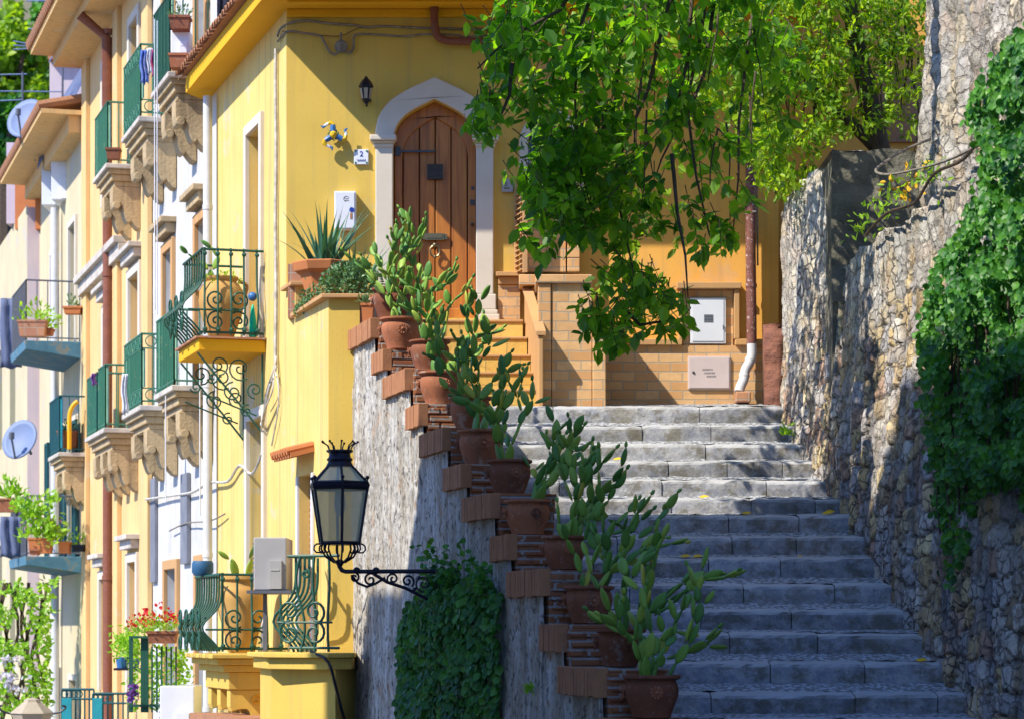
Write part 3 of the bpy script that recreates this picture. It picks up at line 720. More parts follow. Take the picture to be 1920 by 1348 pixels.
DR = g.build('door', M['wood'], HY, bevel=.008); DR['label'] = 'arched chestnut board door with iron fittings'
g = MB(); g.box(dx0+.0, dx1, yb+.07, yb+.1, dz0, dza-.02); g.build('door_backing', M['dark'], DR)
g = MB(); z = hz(280); g.box(hx(742), hx(813), yb-.02, yb-.003, z-.012, z+.012); g.tube([(hx(813), yb-.011, z), (hx(817), yb-.011, z+.02)], .012)
g.box(hx(740), hx(750), yb-.026, yb-.002, z-.05, z+.05); g.build('strap_hinge', M['steel'], DR)
g = MB()
for px in range(802, 829, 4): g.tube([(hx(px), yb-.02, hz(305)), (hx(px), yb-.02, hz(332))], .006)
for py in range(306, 333, 5): g.tube([(hx(801), yb-.026, hz(py)), (hx(829), yb-.026, hz(py))], .006)
g.box(hx(800), hx(830), yb-.006, yb+.001+.02, hz(333), hz(304)); g.build('grille', M['steel'], DR)
g = MB(); g.box(hx(790), hx(838), yb-.012, yb+.02, hz(446), hz(436)); g.box(hx(796), hx(832), yb-.022, yb-.013, hz(447.5), hz(434.5)); g.box(hx(799), hx(829), yb-.027, yb-.023, hz(444), hz(438)); g.build('letter_slot', M['brass'], DR, bevel=.003)
g = MB(); cx, cz = hx(815), hz(467); pts = [(cx+.055*math.cos(a*PI/10), yb-.04, cz-.01+.065*math.sin(a*PI/10)) for a in range(21)]
g.tube(pts, .011); g.ball((cx, yb-.03, cz+.06), .03, 8); g.ball((cx, yb-.045, cz-.075), .02, 8); g.lathe([(.035, 0), (.03, .02)], (cx, yb-.02, cz+.055), 10); g.build('knocker', M['brass'], DR, smooth=True)
g = MB(); g.box(hx(881), hx(890), yb-.015, yb+.02, hz(381), hz(371)); g.build('lock', M['steel'], DR)
g = MB(); g.ball((hx(885), yb-.02, hz(418)), .022, 8); g.build('door_knob', M['steel'], DR, smooth=True)
g = MB(); g.box(hx(883), hx(889), yb-.01, yb+.02, hz(352), hz(346)); g.build('lock', M['steel'], DR)
# arched lattice window to the right
g = MB(); oc = [(arx0-.10, arz0)]+[((arx0+arx1)/2-((arx1-arx0)/2+.10)*math.cos(PI*i/14), arz1-.28+.38*math.sin(PI*i/14)) for i in range(15)]+[(arx1+.10, arz0)]
g.prism(oc+[(x, z) for x, z in aw[::-1]], 28.95, 29.01, 'xz'); WN = g.build('window', M['stone_trim'], HY, bevel=.008)
WN['label'] = 'arched lattice window half hidden by leaves'
g = MB()
for k in range(-8, 14):
    for sgn in (1, -1):
        x0 = arx0+k*.09; pts = []
        for q in range(11):
            x = x0+sgn*q*.09+(.6 if sgn < 0 else 0); z = arz0+q*.115
            if arx0+.01 < x < arx1-.01 and z < arz1-.02: pts.append((x, 29.05, z))
        if len(pts) > 1: g.tube(pts, .012, 5)
g.build('lattice', M['orange_trim'], WN)
g = MB(); g.box(arx0, arx1, 29.15, 29.18, arz0, arz1); g.build('pane', M['glass'], WN)
# brick pier, sill course, shutter
g = MB(); g.box(hx(983), hx(1062)-.01, 28.80, 28.998, hz(515), hz(415)); 
g.build('brick_panel', M['brick_yellow'], HY, bevel=.006)
g = MB()
def spx(px, Y): return (px-960)/4800*Y
for z0_, z1_ in [(hz(515)+i*.155, hz(515)+i*.155+.15) for i in range(7)]:
    g.box(hx(1063), hx(1086), 28.77, 28.999, z0_, z1_); 
g.build('corner_blocks', M['brick_yellow'], HY, bevel=.008); g = MB()
for z0_, z1_ in [(hz(515)+i*.155, hz(515)+i*.155+.15) for i in range(5)]: g.box(hx(975)+.0, hx(982)+.0, 28.77, 28.999, z0_, z1_)
g.build('corner_blocks', M['brick_yellow'], HY, bevel=.008)
# louvred shutter, ajar
g = MB(); sx = hx(964)
def shut(a, d0, z): return (sx+.075*a/.5, 28.96-a*.6-d0, z)
zb, zt = 28.6*(1185-512)/4800, 28.6*(1185-335)/4800
for k in range(2):
    a0 = .0 if k == 0 else .62
    g.add([shut(a0, 0, zb), shut(a0+.06, 0, zb), shut(a0+.06, 0, zt), shut(a0, 0, zt), (shut(a0, 0, zb)[0]+.045, shut(a0, 0, zb)[1], zb), (shut(a0+.06, 0, zb)[0]+.045, shut(a0+.06, 0, zb)[1], zb), (shut(a0+.06, 0, zt)[0]+.045, shut(a0+.06, 0, zt)[1], zt), (shut(a0, 0, zt)[0]+.045, shut(a0, 0, zt)[1], zt)], [(0,1,2,3),(4,5,6,7),(0,1,5,4),(2,3,7,6),(1,2,6,5),(0,3,7,4)])
z = zb+.04
while z < zt-.03:
    a, b_ = shut(.03, 0, z), shut(.65, 0, z)
    g.add([a, b_, (b_[0]+.055, b_[1], z+.035), (a[0]+.055, a[1], z+.035), (a[0], a[1], z+.012), (b_[0], b_[1], z+.012)], [(0,1,2,3),(0,1,5,4),(4,5,2,3)]); z += .058
g.build('shutter', M['orange_trim'], HY)
# brick base with moulding and cabinet surround
g = MB(); zc = hz(643); g.box(hx(1128), hx(1432), 28.93, 28.999, 2.4, zc-.04); g.build('brick_base', M['brick_yellow'], HY)
g = MB(); g.box(hx(1180), hx(1278), 28.88, 28.997, zc-.04, zc+.03); g.box(hx(1377), hx(1432), 28.88, 28.997, zc-.04, zc+.03)
g.box(hx(1272), hx(1280), 28.88, 28.996, zc+.03, hz(545)); g.box(hx(1375), hx(1385), 28.88, 28.996, zc+.03, hz(545)); g.box(hx(1268), hx(1388), 28.85, 28.995, hz(545), hz(533))
g.build('base_moulding', M['orange_trim'], HY, bevel=.008)
g = MB(); g.box(hx(1281), hx(1374), 28.965, 28.9985, zc-.04, hz(546)); g.build('cabinet_surround', M['brick_yellow'], HY)
# brick stair block beside the door steps
g = MB(); yb_ = 27.75
def bxp(pa, pb, pt, pbt, Y0, Y1): g.box(spx(pa, Y0), spx(pb, Y0), Y0, Y1, (1185-pbt)/4800*Y0, (1185-pt)/4800*Y0)
bxp(1034, 1110, 532, 765, yb_, 28.75); bxp(1111, 1136, 600, 765, yb_-.03, 28.7)
g.build('stair_block', M['brick_yellow'], HY, bevel=.01)
g = MB(); bxp(1009, 1033, 532, 765, yb_-.02, 28.9); bxp(1004, 1110, 515, 531, yb_-.05, 28.98); bxp(973, 1088, 515, 535, 28.55, 28.97)
g.build('stair_block_quoin', M['brick_yellow'], HY, bevel=.01)
# slanting stringer with coping
g = MB(); A = (hx(978), 28.8); B = (spx(1010, 27.5), 27.5); zA, zB = hz(527), (1185-590)/4800*27.5
def slab(x0, y0, x1, y1, za, zb_, zl, wdt, mb):
    mb.add([(x0,y0,zl),(x1,y1,zl),(x1+wdt,y1,zl),(x0+wdt,y0,zl),(x0,y0,za),(x1,y1,zb_),(x1+wdt,y1,zb_),(x0+wdt,y0,za)], [(0,1,2,3),(4,5,6,7),(0,1,5,4),(1,2,6,5),(2,3,7,6),(3,0,4,7)])
slab(A[0]+.03, A[1], B[0]-.0, B[1], zA-.12, zA-.80, 2.4, .05, g); g.build('stringer', M['orange_trim'], HY, bevel=.01)
g = MB(); g.add([(A[0]-.0, 28.8, zA-.115), (B[0]-.03, B[1]-.02, zA-.795), (B[0]+.08, B[1]-.02, zA-.795), (A[0]+.11, 28.8, zA-.115), (A[0]-.0, 28.8, zA-.065), (B[0]-.03, B[1]-.02, zA-.745), (B[0]+.08, B[1]-.02, zA-.745), (A[0]+.11, 28.8, zA-.065)], [(0,1,2,3),(4,5,6,7),(0,1,5,4),(1,2,6,5),(2,3,7,6),(3,0,4,7)])
g.box(hx(930), hx(985), 28.86, 28.998, hz(521), hz(513)); g.box(hx(934), hx(985), 28.92, 28.999, hz(535), hz(522)); g.build('coping', M['orange_trim'], HY, bevel=.006)
g = MB(); g.box(hx(934), hx(975), 28.955, 28.999, hz(600), hz(536)); g.build('tile_panel', M['brick_yellow'], HY)
# door steps
g = MB(); q = MB()
for i, (py, pr) in enumerate([(600, 980), (632, 988), (665, 994), (697, 1000), (729, 1005)]):
    Y0 = 28.68-.235*i; z = (1185-py)/4800*Y0
    g.box(spx(800, Y0), spx(pr, Y0), Y0, 29 if i else 29.2, 2.35, z-.032); q.box(spx(800, Y0), spx(pr+1, Y0), Y0-.02, Y0+.26 if i else 29.15, z-.03, z)
g.build('door_steps', M['step_yellow'], HY); q.build('step_nosing', M['orange_trim'], HY, bevel=.008)
# planter terrace to the left of the door
T_ = thing('planter_terrace', F(-1, -.3, -3.3), 'yellow plastered planter terrace with tiled ledges between the house corner and the parapet', 'terrace')
g = MB(F); zl1, zl2 = 3.85, 3.50
holewall(g, -2.19, -.5, -.1, zl2, [(-1.42, -.72, -.1, 1.72)], .3, 0); holewall(g, -.5, 0, -3.3, zl1, [], .2, 0)
holewall(g, -2.19, -.5, -3.3, -.1, [], .2, 0)
g.add([(-.5, 0, zl2), (-.5, -.6, zl2), (-.5, -.6, zl1), (-.5, 0, zl1)], [(0,1,2,3)])
g.build('side_face', M['yellow_pale'], T_)
g = MB(); yT = 26.9; c0 = F(-2.19, 0, 0)
g.add([(c0[0], c0[1], -3.3), (-1.60, yT-.0, -3.3), (-1.60, yT, zl2), (c0[0], c0[1], zl2)], [(0,1,2,3)]); g.build('front_face', M['yellow'], T_)
g = MB(); g.box(-1.68, -1.25, 26.94, 27.1, 2.7, zl2-.01); g.build('tile_facing', M['tile_pink'], T_); g = MB(); g.box(-2.5, -1.9, 28.55, 28.99, 3.5, 4.1); g.build('tile_facing', M['tile_pink'], T_)
g = MB(); g.prism([(c0[0]-.07, c0[1]-.07), (-1.38, yT-.07), (-1.38, 28.5), F(-.5, .06, 0)[:2]], zl2, zl2+.045, 'xy')
g.prism([F(-.56, .07, 0)[:2], F(0, .07, 0)[:2], (-2.0, 28.98), (-2.0, 28.5)], zl1, zl1+.045, 'xy'); g.build('ledge', M['orange_trim'], T_, bevel=.008)
g = MB(); g.prism([(-1.85,26.95),(-1.15,26.95),(-1.15,28.9),(-2.4,28.9)], -3.2, 3.1, 'xy'); g.build('core', M['brick_old'], T_)
g = MB(F); g.box(-1.42, -.72, -.29, -.26, -.1, 1.72); g.build('niche_back', M['curtain'], T_)
g = MB(F); g.box(-1.50, -1.425, 0, .03, -.1, 1.72); g.box(-.715, -.64, 0, .03, -.1, 1.72); g.build('niche_frame', M['white_metal'], T_, bevel=.006)
# small tiled canopy above the niche door
t = thing('door_canopy', F(-1.05, .15, 1.95), 'tiny slanting terracotta tiled canopy above the narrow doorway on the yellow side wall', 'canopy')
g = MB(F); g.add([(-1.5, -.01, 2.0), (-.6, -.01, 2.0), (-.6, .26, 1.93), (-1.5, .26, 1.93), (-1.5, -.01, 1.95), (-.6, -.01, 1.95), (-.6, .26, 1.88), (-1.5, .26, 1.88)], [(0,1,2,3),(4,5,6,7),(0,1,5,4),(1,2,6,5),(2,3,7,6),(3,0,4,7)])
g.build('board', M['terra_orange'], t)
g = MB(); 
for k in range(7):
    u = -1.47+k*.135; g.tube([F(u+.03, 0, 2.02), F(u+.03, .30, 1.945)], .045, 8)
g.build('canopy_tiles', M['terra_orange'], t, smooth=True)

# ================================================================ unseen building across the street, left of the frame, roofline shaped to cast the shade

t = thing('unseen_shade_building', (-9.5, 15, -3.3), 'unseen cream building across the street, its roofline shaped to shade the lower steps', 'building')
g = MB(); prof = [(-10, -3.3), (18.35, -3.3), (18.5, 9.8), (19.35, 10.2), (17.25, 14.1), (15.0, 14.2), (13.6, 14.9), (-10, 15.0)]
g.prism(prof, -12, -7, 'yz'); g.prism([(18.36, -3.3), (22.5, -3.3), (22.5, 7.4), (18.36, 8.6)], -7.4, -7.01, 'yz'); g.build('wall', M['cream'], t)  # thin low wall added to place the shadow edge on the parapet
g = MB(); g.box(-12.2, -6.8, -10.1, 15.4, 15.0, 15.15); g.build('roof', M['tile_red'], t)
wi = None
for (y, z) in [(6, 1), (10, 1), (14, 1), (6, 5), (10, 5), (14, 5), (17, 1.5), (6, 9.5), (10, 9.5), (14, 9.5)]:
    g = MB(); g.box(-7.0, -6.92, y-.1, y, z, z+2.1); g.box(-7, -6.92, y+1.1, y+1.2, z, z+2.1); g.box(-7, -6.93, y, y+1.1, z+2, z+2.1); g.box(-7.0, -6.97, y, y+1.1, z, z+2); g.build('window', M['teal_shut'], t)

# ================================================================ row of old town houses along the street
def scroll_bracket(mb, u0, u1, V, zt, h, n=10):
    P = [(0, zt), (V, zt), (V, zt-.30*h), (V*.97, zt-.40*h)]
    P += [(V*(.97-.08*math.sin(PI*i/6)-.34*i/6), zt-h*(.40+.10*i/6-.10*math.sin(PI*i/6))) for i in range(1, 7)]
    P += [(V*(.63-.30*i/6), zt-h*(.50+.14*math.sin(PI*i/6)+.22*i/6)) for i in range(1, 7)]
    P += [(V*.24, zt-h*.80), (V*.12, zt-h*.88), (0, zt-h*.9)]
    base = mb.tf; mb.tf = lambda a, b, c: F(a, b, c)
    n = len(P); vs = [(u0, p[0], p[1]) for p in P]+[(u1, p[0], p[1]) for p in P]
    tri = tessellate_polygon([[Vector((p[0], p[1], 0)) for p in P]])
    mb.add(vs, [tuple(q) for q in tri]+[tuple(i+n for i in q)[::-1] for q in tri]+[(i, (i+1) % n, (i+1) % n+n, i+n) for i in range(n)])
def stone_balcony(parent, u0, u1, V, z, mat=None, edge=None, nb=3, h=.72):
    m = mat or M['old_stone']
    g = MB(F); g.box(u0, u1, 0, V, z-.075, z); sl_ = g.build('balcony_slab', edge or M['slab_edge'], parent, bevel=.012)
    g = MB(F); g.box(u0+.05, u1-.05, 0, V-.05, z-.15, z-.077); g.box(u0+.09, u1-.09, 0, V-.1, z-.25, z-.152); g.box(u0+.13, u1-.13, 0, V-.15, z-.33, z-.252); g.build('moulding', m, sl_, bevel=.01)
    for k in range(nb):
        c = u0+.28+(u1-u0-.56)*k/max(1, nb-1); g = MB(F); scroll_bracket(g, c-.15, c+.15, V-.12, z-.332, h)
        g.tube([F(c-.17, V*.66, z-.62), F(c+.17, V*.66, z-.62)], .06, 10); g.build('bracket', m, parent, bevel=.01)
    return sl_
def railing(parent, u0, u1, V, z, mat, h=1.0, sheet=None, rings=False, step=.13, far=False, sheet_near=None, name='railing', r=.011):
    g = MB(F); e = .04
    path = [(u0+e, .02), (u0+e, V-e), (u1-e, V-e)]+([(u1-e, .02)] if far else [])
    for zz, rr in ((z+h, .018), (z+.06, .014)): g.tube([F(a, b, zz) for a, b in path], rr, 6)
    if rings: g.tube([F(a, b, z+h-.2) for a, b in path], r); g.tube([F(a, b, z+.24) for a, b in path], r)
    for (a, b), (c, d) in zip(path, path[1:]):
        L = math.hypot(c-a, d-b); n = max(2, int(L/step))
        for k in range(n+1):
            uu, vv = a+(c-a)*k/n, b+(d-b)*k/n; g.tube([F(uu, vv, z), F(uu, vv, z+h)], r, 5)
        if rings:
            n = max(2, int(L/.19))
            for k in range(n):
                uu, vv = a+(c-a)*(k+.5)/n, b+(d-b)*(k+.5)/n; du, dv = (c-a)/L, (d-b)/L
                for zc, rr in ((z+h-.1, .075), (z+.15, .075)):
                    g.tube([F(uu+du*rr*math.cos(t_*PI/6), vv+dv*rr*math.cos(t_*PI/6), zc+rr*math.sin(t_*PI/6)) for t_ in range(13)], .009, 5)
    o = g.build(name, mat, parent)
    if sheet:
        g = MB(F); zt = z+h-(.2 if rings else .02); zb = z+(.26 if rings else .08); n = max(8, int((u1-u0)/.05)); vs = []
        for k in range(n+1):
            u = u0+e+(u1-u0-2*e)*k/n; off = .018*(1 if k % 2 else -1)+.01*math.sin(k)
            vs += [(u, V-e-.03+off, zb), (u, V-e-.03+off, zt+.02*math.sin(k*.8))]
        g.add(vs, [(2*k, 2*k+2, 2*k+3, 2*k+1) for k in range(n)]); g.build('privacy_sheet', sheet, o, smooth=False)
    return o
def belly_railing(parent, u0, u1, V, z, h, mat, cu=None, nside=5, bulge=.26, spir=True):
    """bombe wrought iron railing: bars swell outwards at two fifths of their height, scrolls between"""
    def prof(t_): return bulge*math.exp(-((t_-.30)/.20)**2)-.02
    def prof2(t_): return .5*prof(t_)
    g = MB(F)
    for k in range(nside):
        v = .10+(V-.18)*k/(nside-1)
        g.tube([F(u0+.05-prof2(i/14)*.6, v+prof2(i/14)*(.2*(k-1)/nside), z+.02+h*i/14) for i in range(15)], .014, 6)
        g.ball(F(u0+.04, v, z+h-.05), .028, 6); g.ball(F(u0+.02, v, z+.08), .03, 6)
    n = max(3, int((u1-u0)/.17))
    for k in range(n+1):
        u = u0+.05+(u1-u0-.1)*k/n
        g.tube([F(u, V-.05+prof(i/16), z+.02+h*i/16) for i in range(17)], .013, 6)
    for zz in (z+.05, z+h): g.tube([F(u0+.05, .02, zz), F(u0+.05, V-.05, zz), F(u1-.05, V-.05, zz), F(u1-.05, .02, zz)], .016, 6)
    zc = z+h*.30
    if spir:
        for s_ in (-1, 1):
            for q in range(2):
                cv = V-.05-.16-q*.27; P = spiral(0, 0, .015, .125, 90*s_, 1.6*s_*(1 if q else -1), 26)
                g.tube([F(u0+.02, cv+a, zc+.13*s_*1.0+b) for a, b in P], .012, 5)
        g.tube([F(u0+.01, V+.12, zc), F(u0+.01, V-.5, zc)], .012, 5)
        # outer corner: opposed scrolls standing on the swell
        for k in range(max(1, int((u1-u0)/.42))):
            u = u0+.25+k*.42
            for s_ in (-1, 1):
                P = spiral(0, 0, .02, .13, 90*s_, 1.6*s_, 24); g.tube([F(u+a, V+.16, zc+.14*s_+b) for a, b in P], .012, 5)
    return g.build('railing', mat, parent)

# ---- yellow house balconies
BU = thing('upper_balcony', F(1.4, 0, 3.4), 'small yellow balcony with bulging green scrollwork railing below the yellow eaves', 'balcony')
g = MB(F); g.box(1.18, 2.62, .0, .80, 3.29, 3.43); g.build('balcony_slab', M['yellow_deep'], BU, bevel=.01)
g = MB(F); g.box(1.14, 2.66, .0, .84, 3.432, 3.455); g.build('tile_edge', M['tile_pink'], BU)
belly_railing(BU, 1.18, 2.62, .80, 3.46, 1.02, M['green_iron'])
for u in (1.25, 2.45):   # ironwork brace under the slab
    g = MB(F)
    g.tube([F(u, .03, 2.35), F(u, .25, 2.62), F(u, .80, 3.27)], .013, 5); g.tube([F(u, .03, 3.27), F(u, .03, 2.35)], .013, 5)
    g.tube([F(u, .75, 2.8), F(u, .1, 2.55)], .01, 5)
    for (cv, cz, r0, tn, a0) in [(.55, 3.13, .12, 1.5, 90), (.30, 3.10, .15, -1.6, 90), (.38, 2.82, .12, 1.5, 270), (.12, 2.85, .10, -1.5, 90), (.62, 2.98, .07, 1.4, 200), (.22, 2.60, .08, 1.3, 0)]:
        g.tube([F(u, cv+a, cz+b) for a, b in spiral(0, 0, .015, r0, a0, tn, 22)], .010, 5)
    g.build('scroll_brace', M['green_iron'], BU)
BL = thing('lower_balcony', F(.5, 0, -.3), 'lower yellow balcony on moulded brackets carrying a big amphora behind green ironwork', 'balcony')
zl = -.245
g = MB(F); g.box(-.28, 1.55, 0, .90, zl-.05, zl); g.box(-.22, 1.5, 0, .83, zl-.12, zl-.052); g.box(-.15, 1.45, 0, .75, zl-.20, zl-.122); g.box(-.1, 1.4, 0, .68, zl-.40, zl-.202); g.build('balcony_slab', M['yellow'], BL, bevel=.01)
for u in (-.08, .55, 1.15): g = MB(F); scroll_bracket(g, u, u+.2, .66, zl-.402, .62); g.build('bracket', M['yellow'], BL, bevel=.01)
g = MB(F)
for a, b in ((.22, zl-.58), (.36, zl-.52)): g.tube([F(-.09, a+x, b+y) for x, y in spiral(0, 0, .01, .07, 90, 1.3, 18)], .008, 5)
g.build('carved_scroll', M['yellow_deep'], BL)
belly_railing(BL, -.22, 1.5, .84, zl+.01, .88, M['green_iron'], nside=5, bulge=.22)
BF = thing('bay_balcony', (-2.1, 26.4, -.3), 'near end of the lower balcony with curled green ironwork above the plain yellow bay', 'balcony')
q0 = Vector((-2.60, 26.1)); yb0 = 26.05
g = MB(); g.prism([(-2.60, 26.50), (-2.56, 26.35), (-1.86, yb0-.13), (-1.62, yb0+.10), (-1.62, 26.88), (-1.95, 26.88), F(-1.2, .0, 0)[:2], F(-1.2, .68, 0)[:2]], -.26, -.21, 'xy'); 
g.prism([(-2.56, 26.52), (-2.52, 26.40), (-1.86, yb0-.06), (-1.64, yb0+.16), (-1.64, 26.87), (-1.95, 26.87), F(-1.25, 0, 0)[:2], F(-1.25, .62, 0)[:2]], -.38, -.262, 'xy'); g.build('balcony_slab', M['yellow'], BF, bevel=.01)
g = MB(); g.prism([(-2.50, 26.58), (-1.80, 26.08), (-1.63, 26.85), (-1.95, 26.86), F(-1.28, 0, 0)[:2], F(-1.28, .55, 0)[:2]], -3.3, -.382, 'xy'); g.build('bay_wall', M['yellow'], BF)
# curled railing of the near end
g = MB()
def brp(dx, dy, zz): return (-2.50+dx*.93+dy*.3, 26.36-dx*.42+dy, zz)
hh = .98
for k in range(3):
    x = .36+.16*k
    g.tube([brp(x-(.0 if i > 9 else .0)+(.05-.03*k)*math.sin(i/14*2*PI), 0, -.2+hh*i/14) for i in range(15)], .015, 6)
for k in range(6):
    dy = .04+.12*k
    g.tube([brp(.03+.26*(1-math.exp(-((i/16-.32)/.2)**2))+.0, dy, -.2+hh*i/16) for i in range(17)], .014, 6)
g.tube([brp(.22, .7, .78), brp(.22, 0, .78), brp(.80, 0, .78)], .018, 6); g.tube([brp(.24, .7, -.16), brp(.24, 0, -.16), brp(.80, 0, -.16)], .016, 6)
for (cx, cz, r0, a0, tn) in [(.24, .21, .13, 90, 1.5), (.24, -.01, .13, 270, -1.5), (.52, .21, .13, 90, -1.5), (.52, -.01, .13, 270, 1.5), (.42, .60, .05, 0, 1.2)]:
    g.tube([brp(cx+a, -.005, cz+b) for a, b in spiral(0, 0, .015, r0, a0, tn, 24)], .014, 6)
g.tube([brp(.1, -.005, .10), brp(.72, -.005, .10)], .013, 6)
g.build('railing', M['green_iron'], BF)

# ---- white house with carved balconies
HW = thing('white_house', F(7.2, 0, -3.3), 'flaking white town house with carved sandstone balconies next to the yellow house', 'house')
u0, u1 = 4.52, 10.0
holes = [(5.2, 5.95, 7.35, 9.6), (8.0, 8.75, 7.3, 9.6), (5.25, 5.95, 3.2, 5.5), (8.0, 8.75, 3.2, 5.5), (5.1, 5.9, -2.6, .9), (7.6, 8.6, -3.2, .9)]
g = MB(F); holewall(g, u0, u1, -3.3, 11.5, holes, .25, -.01); g.build('wall', M['white_wall'], HW)
g = MB(F); g.box(u0+.02, u1, -4, -.26, -3.3, 11.4); g.build('core', M['white_wall'], HW)
for i, h in enumerate(holes):
    facade_window(HW, h, M['orange_trim'], hood=M['old_stone'] if i in (2, 3) else None, blind=(None, M['orange_blind'], M['orange_blind'], None, M['grey_metalsheet'], M['grey_metalsheet'])[i], frame_w=.14)
for (a, b, z, nb) in [(4.98, 6.45, 7.36, 2), (7.6, 9.35, 7.28, 2), (4.66, 6.2, 3.22, 2), (7.5, 9.3, 3.20, 2)]: stone_balcony(HW, a, b, .56, z, nb=nb)
railing(HW, 4.98, 6.45, .56, 7.36, M['green_iron'], 1.05, sheet=M['green_sheet'])
railing(HW, 7.6, 9.35, .56, 7.28, M['green_paint'], 1.02, sheet=M['green_sheet'], rings=True)
railing(HW, 4.66, 6.2, .56, 3.22, M['green_paint'], .98, sheet=M['green_sheet'])
railing(HW, 7.5, 9.3, .56, 3.20, M['green_paint'], 1.0, sheet=M['green_sheet'], rings=True)
g = MB(F); g.box(u0-.02, u1+.02, -.01, .05, -.9, -.82)
g = MB(F); g.box(6.55, 7.1, .0, .05, .95, 2.2); g.build('patch_panel', M['grey_metalsheet'], HW); g = MB(F); g.box(9.5, 9.95, .0, .04, .75, 2.3); g.build('patch_panel', M['grey_metalsheet'], HW)
# ---- peach house
HP = thing('peach_house', F(14, 0, -3.3), 'peach coloured town house with grey window hoods and a deep orange eave', 'house')
u0, u1 = 10.0, 17.95
holes = [(11.3, 12.2, 7.25, 9.6), (14.6, 15.4, 7.25, 9.6), (11.2, 12.3, 3.2, 5.6), (14.4, 15.3, 3.2, 5.4), (11.5, 12.4, -1.0, 1.1), (14.9, 15.8, -1.0, .9)]
g = MB(F); holewall(g, u0, u1, -3.3, 10.4, holes, .25, 0); g.build('wall', M['peach'], HP)
g = MB(F); g.box(u0, u1, -5, -.27, -3.3, 10.35); g.build('core', M['peach'], HP)
for i, h in enumerate(holes): facade_window(HP, h, M['stone_trim'], hood=M['slab_edge'] if i > 1 else None, frame_w=.15, blind=None if i < 2 else M['curtain'])
for z in (6.25,):
    g = MB(F); g.box(12.7, u1, 0, .22, z, z+.12); g.box(12.7, u1, 0, .14, z-.22, z-.002); g.build('string_course', M['slab_edge'], HP, bevel=.01)
g = MB(F)
for u in (10.0, 13.3, 17.3): g.box(u, u+.6, 0, .08, -3.3, 10.4)
g.build('pilaster', M['peach'], HP, bevel=.01)
g = MB(F); g.box(u0-.3, u1+.25, -.3, .95, 10.4, 10.5); g.box(u0-.25, u1+.2, -.3, .55, 10.2, 10.398); g.build('eave', M['peach'], HP)
g = MB(F)
u = u0-.3
while u < u1+.2: g.tube([F(u+.08, 1.02, 10.55), F(u+.08, -.3, 10.95)], .085, 7); u += .2
g.build('roof_tiles', M['tile_red'], HP)
g = MB(F); scroll_bracket(g, 10.3, 10.5, .5, 7.0, .6)
stone_balcony(HP, 11.05, 12.6, .56, 7.22, nb=2); railing(HP, 11.05, 12.6, .56, 7.22, M['green_paint'], .95, sheet=M['green_sheet'])
stone_balcony(HP, 11.3, 13.6, .56, 3.17, nb=3); railing(HP, 11.3, 12.2, .56, 3.17, M['green_paint'], .98, sheet=M['green_sheet'])
railing(HP, 12.3, 13.6, .56, 3.17, M['green_paint'], .95, sheet=M['teal'])
# ---- far cream house with iron balconies
HC = thing('cream_house', F(22, 0, -3.3), 'pale cream house with flaking blue balcony slabs and dark teal shutters further along the street', 'house')
u0, u1 = 17.95, 25.5
holes = [(19.2, 20.2, 5.3, 7.6), (22.2, 23.2, 5.3, 7.5), (19.2, 20.3, 1.4, 3.9), (22.2, 23.2, 1.4, 3.8), (19.0, 20.1, -3.2, -.9), (21.6, 23, -3.2, -.8)]
g = MB(F); holewall(g, u0, u1, -3.3, 9.3, holes, .25, 0); g.build('wall', M['cream'], HC)
g = MB(F); g.box(u0, u1, -5, -.27, -3.3, 9.2); g.build('core', M['cream'], HC)
for i, h in enumerate(holes): facade_window(HC, h, M['stone_trim'], frame_w=.12, shutters=M['teal_shut'] if i in (2, 3) else None, blind=M['teal_shut'] if i in (2, 3) else None)
g = MB(F); g.box(u0-.1, u1, -.3, .8, 9.3, 9.38); g.box(u0, u1, -.1, .3, 9.0, 9.298); g.build('eave', M['peach'], HC)
g = MB(F); u = u0-.1
while u < u1: g.tube([F(u+.08, .85, 9.44), F(u+.08, -1.2, 9.9)], .085, 6); u += .2
g.build('roof_tiles', M['tile_red'], HC)
for (a, b, z) in [(18.6, 21.2, 5.3), (18.5, 21.5, 1.38)]:
    g = MB(F); g.add([(a,0,z),(b,0,z),(b,1.02,z),(a,1.02,z),(a,0,z-.3),(b,0,z-.3),(b,1.0,z-.16),(a,1.0,z-.16)], [(0,1,2,3),(4,5,6,7),(0,1,5,4),(1,2,6,5),(2,3,7,6),(3,0,4,7)])
    g.build('balcony_slab', M['blue_slab'], HC, bevel=.01); railing(HC, a, b, 1.02, z, M['grey_iron'], 1.1, step=.17)
stone_balcony(HC, 17.35, 19.0, .56, 3.2, nb=2); railing(HC, 17.35, 19.0, .56, 3.2, M['teal_shut'], 1.0, sheet=M['teal'])
# far end houses
HM = thing('mauve_house', F(31, 0, -3.3), 'pale mauve and cream house farthest down the street', 'house')
g = MB(F); holewall(g, 25.5, 36, -3.3, 8.9, [(28, 29.2, 4.2, 6.5), (31, 32.2, 4.2, 6.5), (28, 29.2, -.5, 2), (31, 32.2, -.5, 2)], .25, .25); g.build('wall', M['cream'], HM)
g = MB(F); g.box(25.5, 36, -6, -.03, -3.3, 8.8); g.box(25.5, 25.55, -.03, .249, -3.3, 8.85); g.build('core', M['mauve'], HM)
for h in [(28, 29.2, 4.2, 6.5), (31, 32.2, 4.2, 6.5), (28, 29.2, -.5, 2), (31, 32.2, -.5, 2)]:
    g = MB(F); g.box(h[0], h[1], .02, .08, h[2], h[3]); g.build('window', M['teal_shut'], HM)
HT = thing('roof_terrace', F(19.5, -3, 8.6), 'pinkish mauve roof terrace block with clay chimney stacks above the peach and cream eaves', 'rooftop')
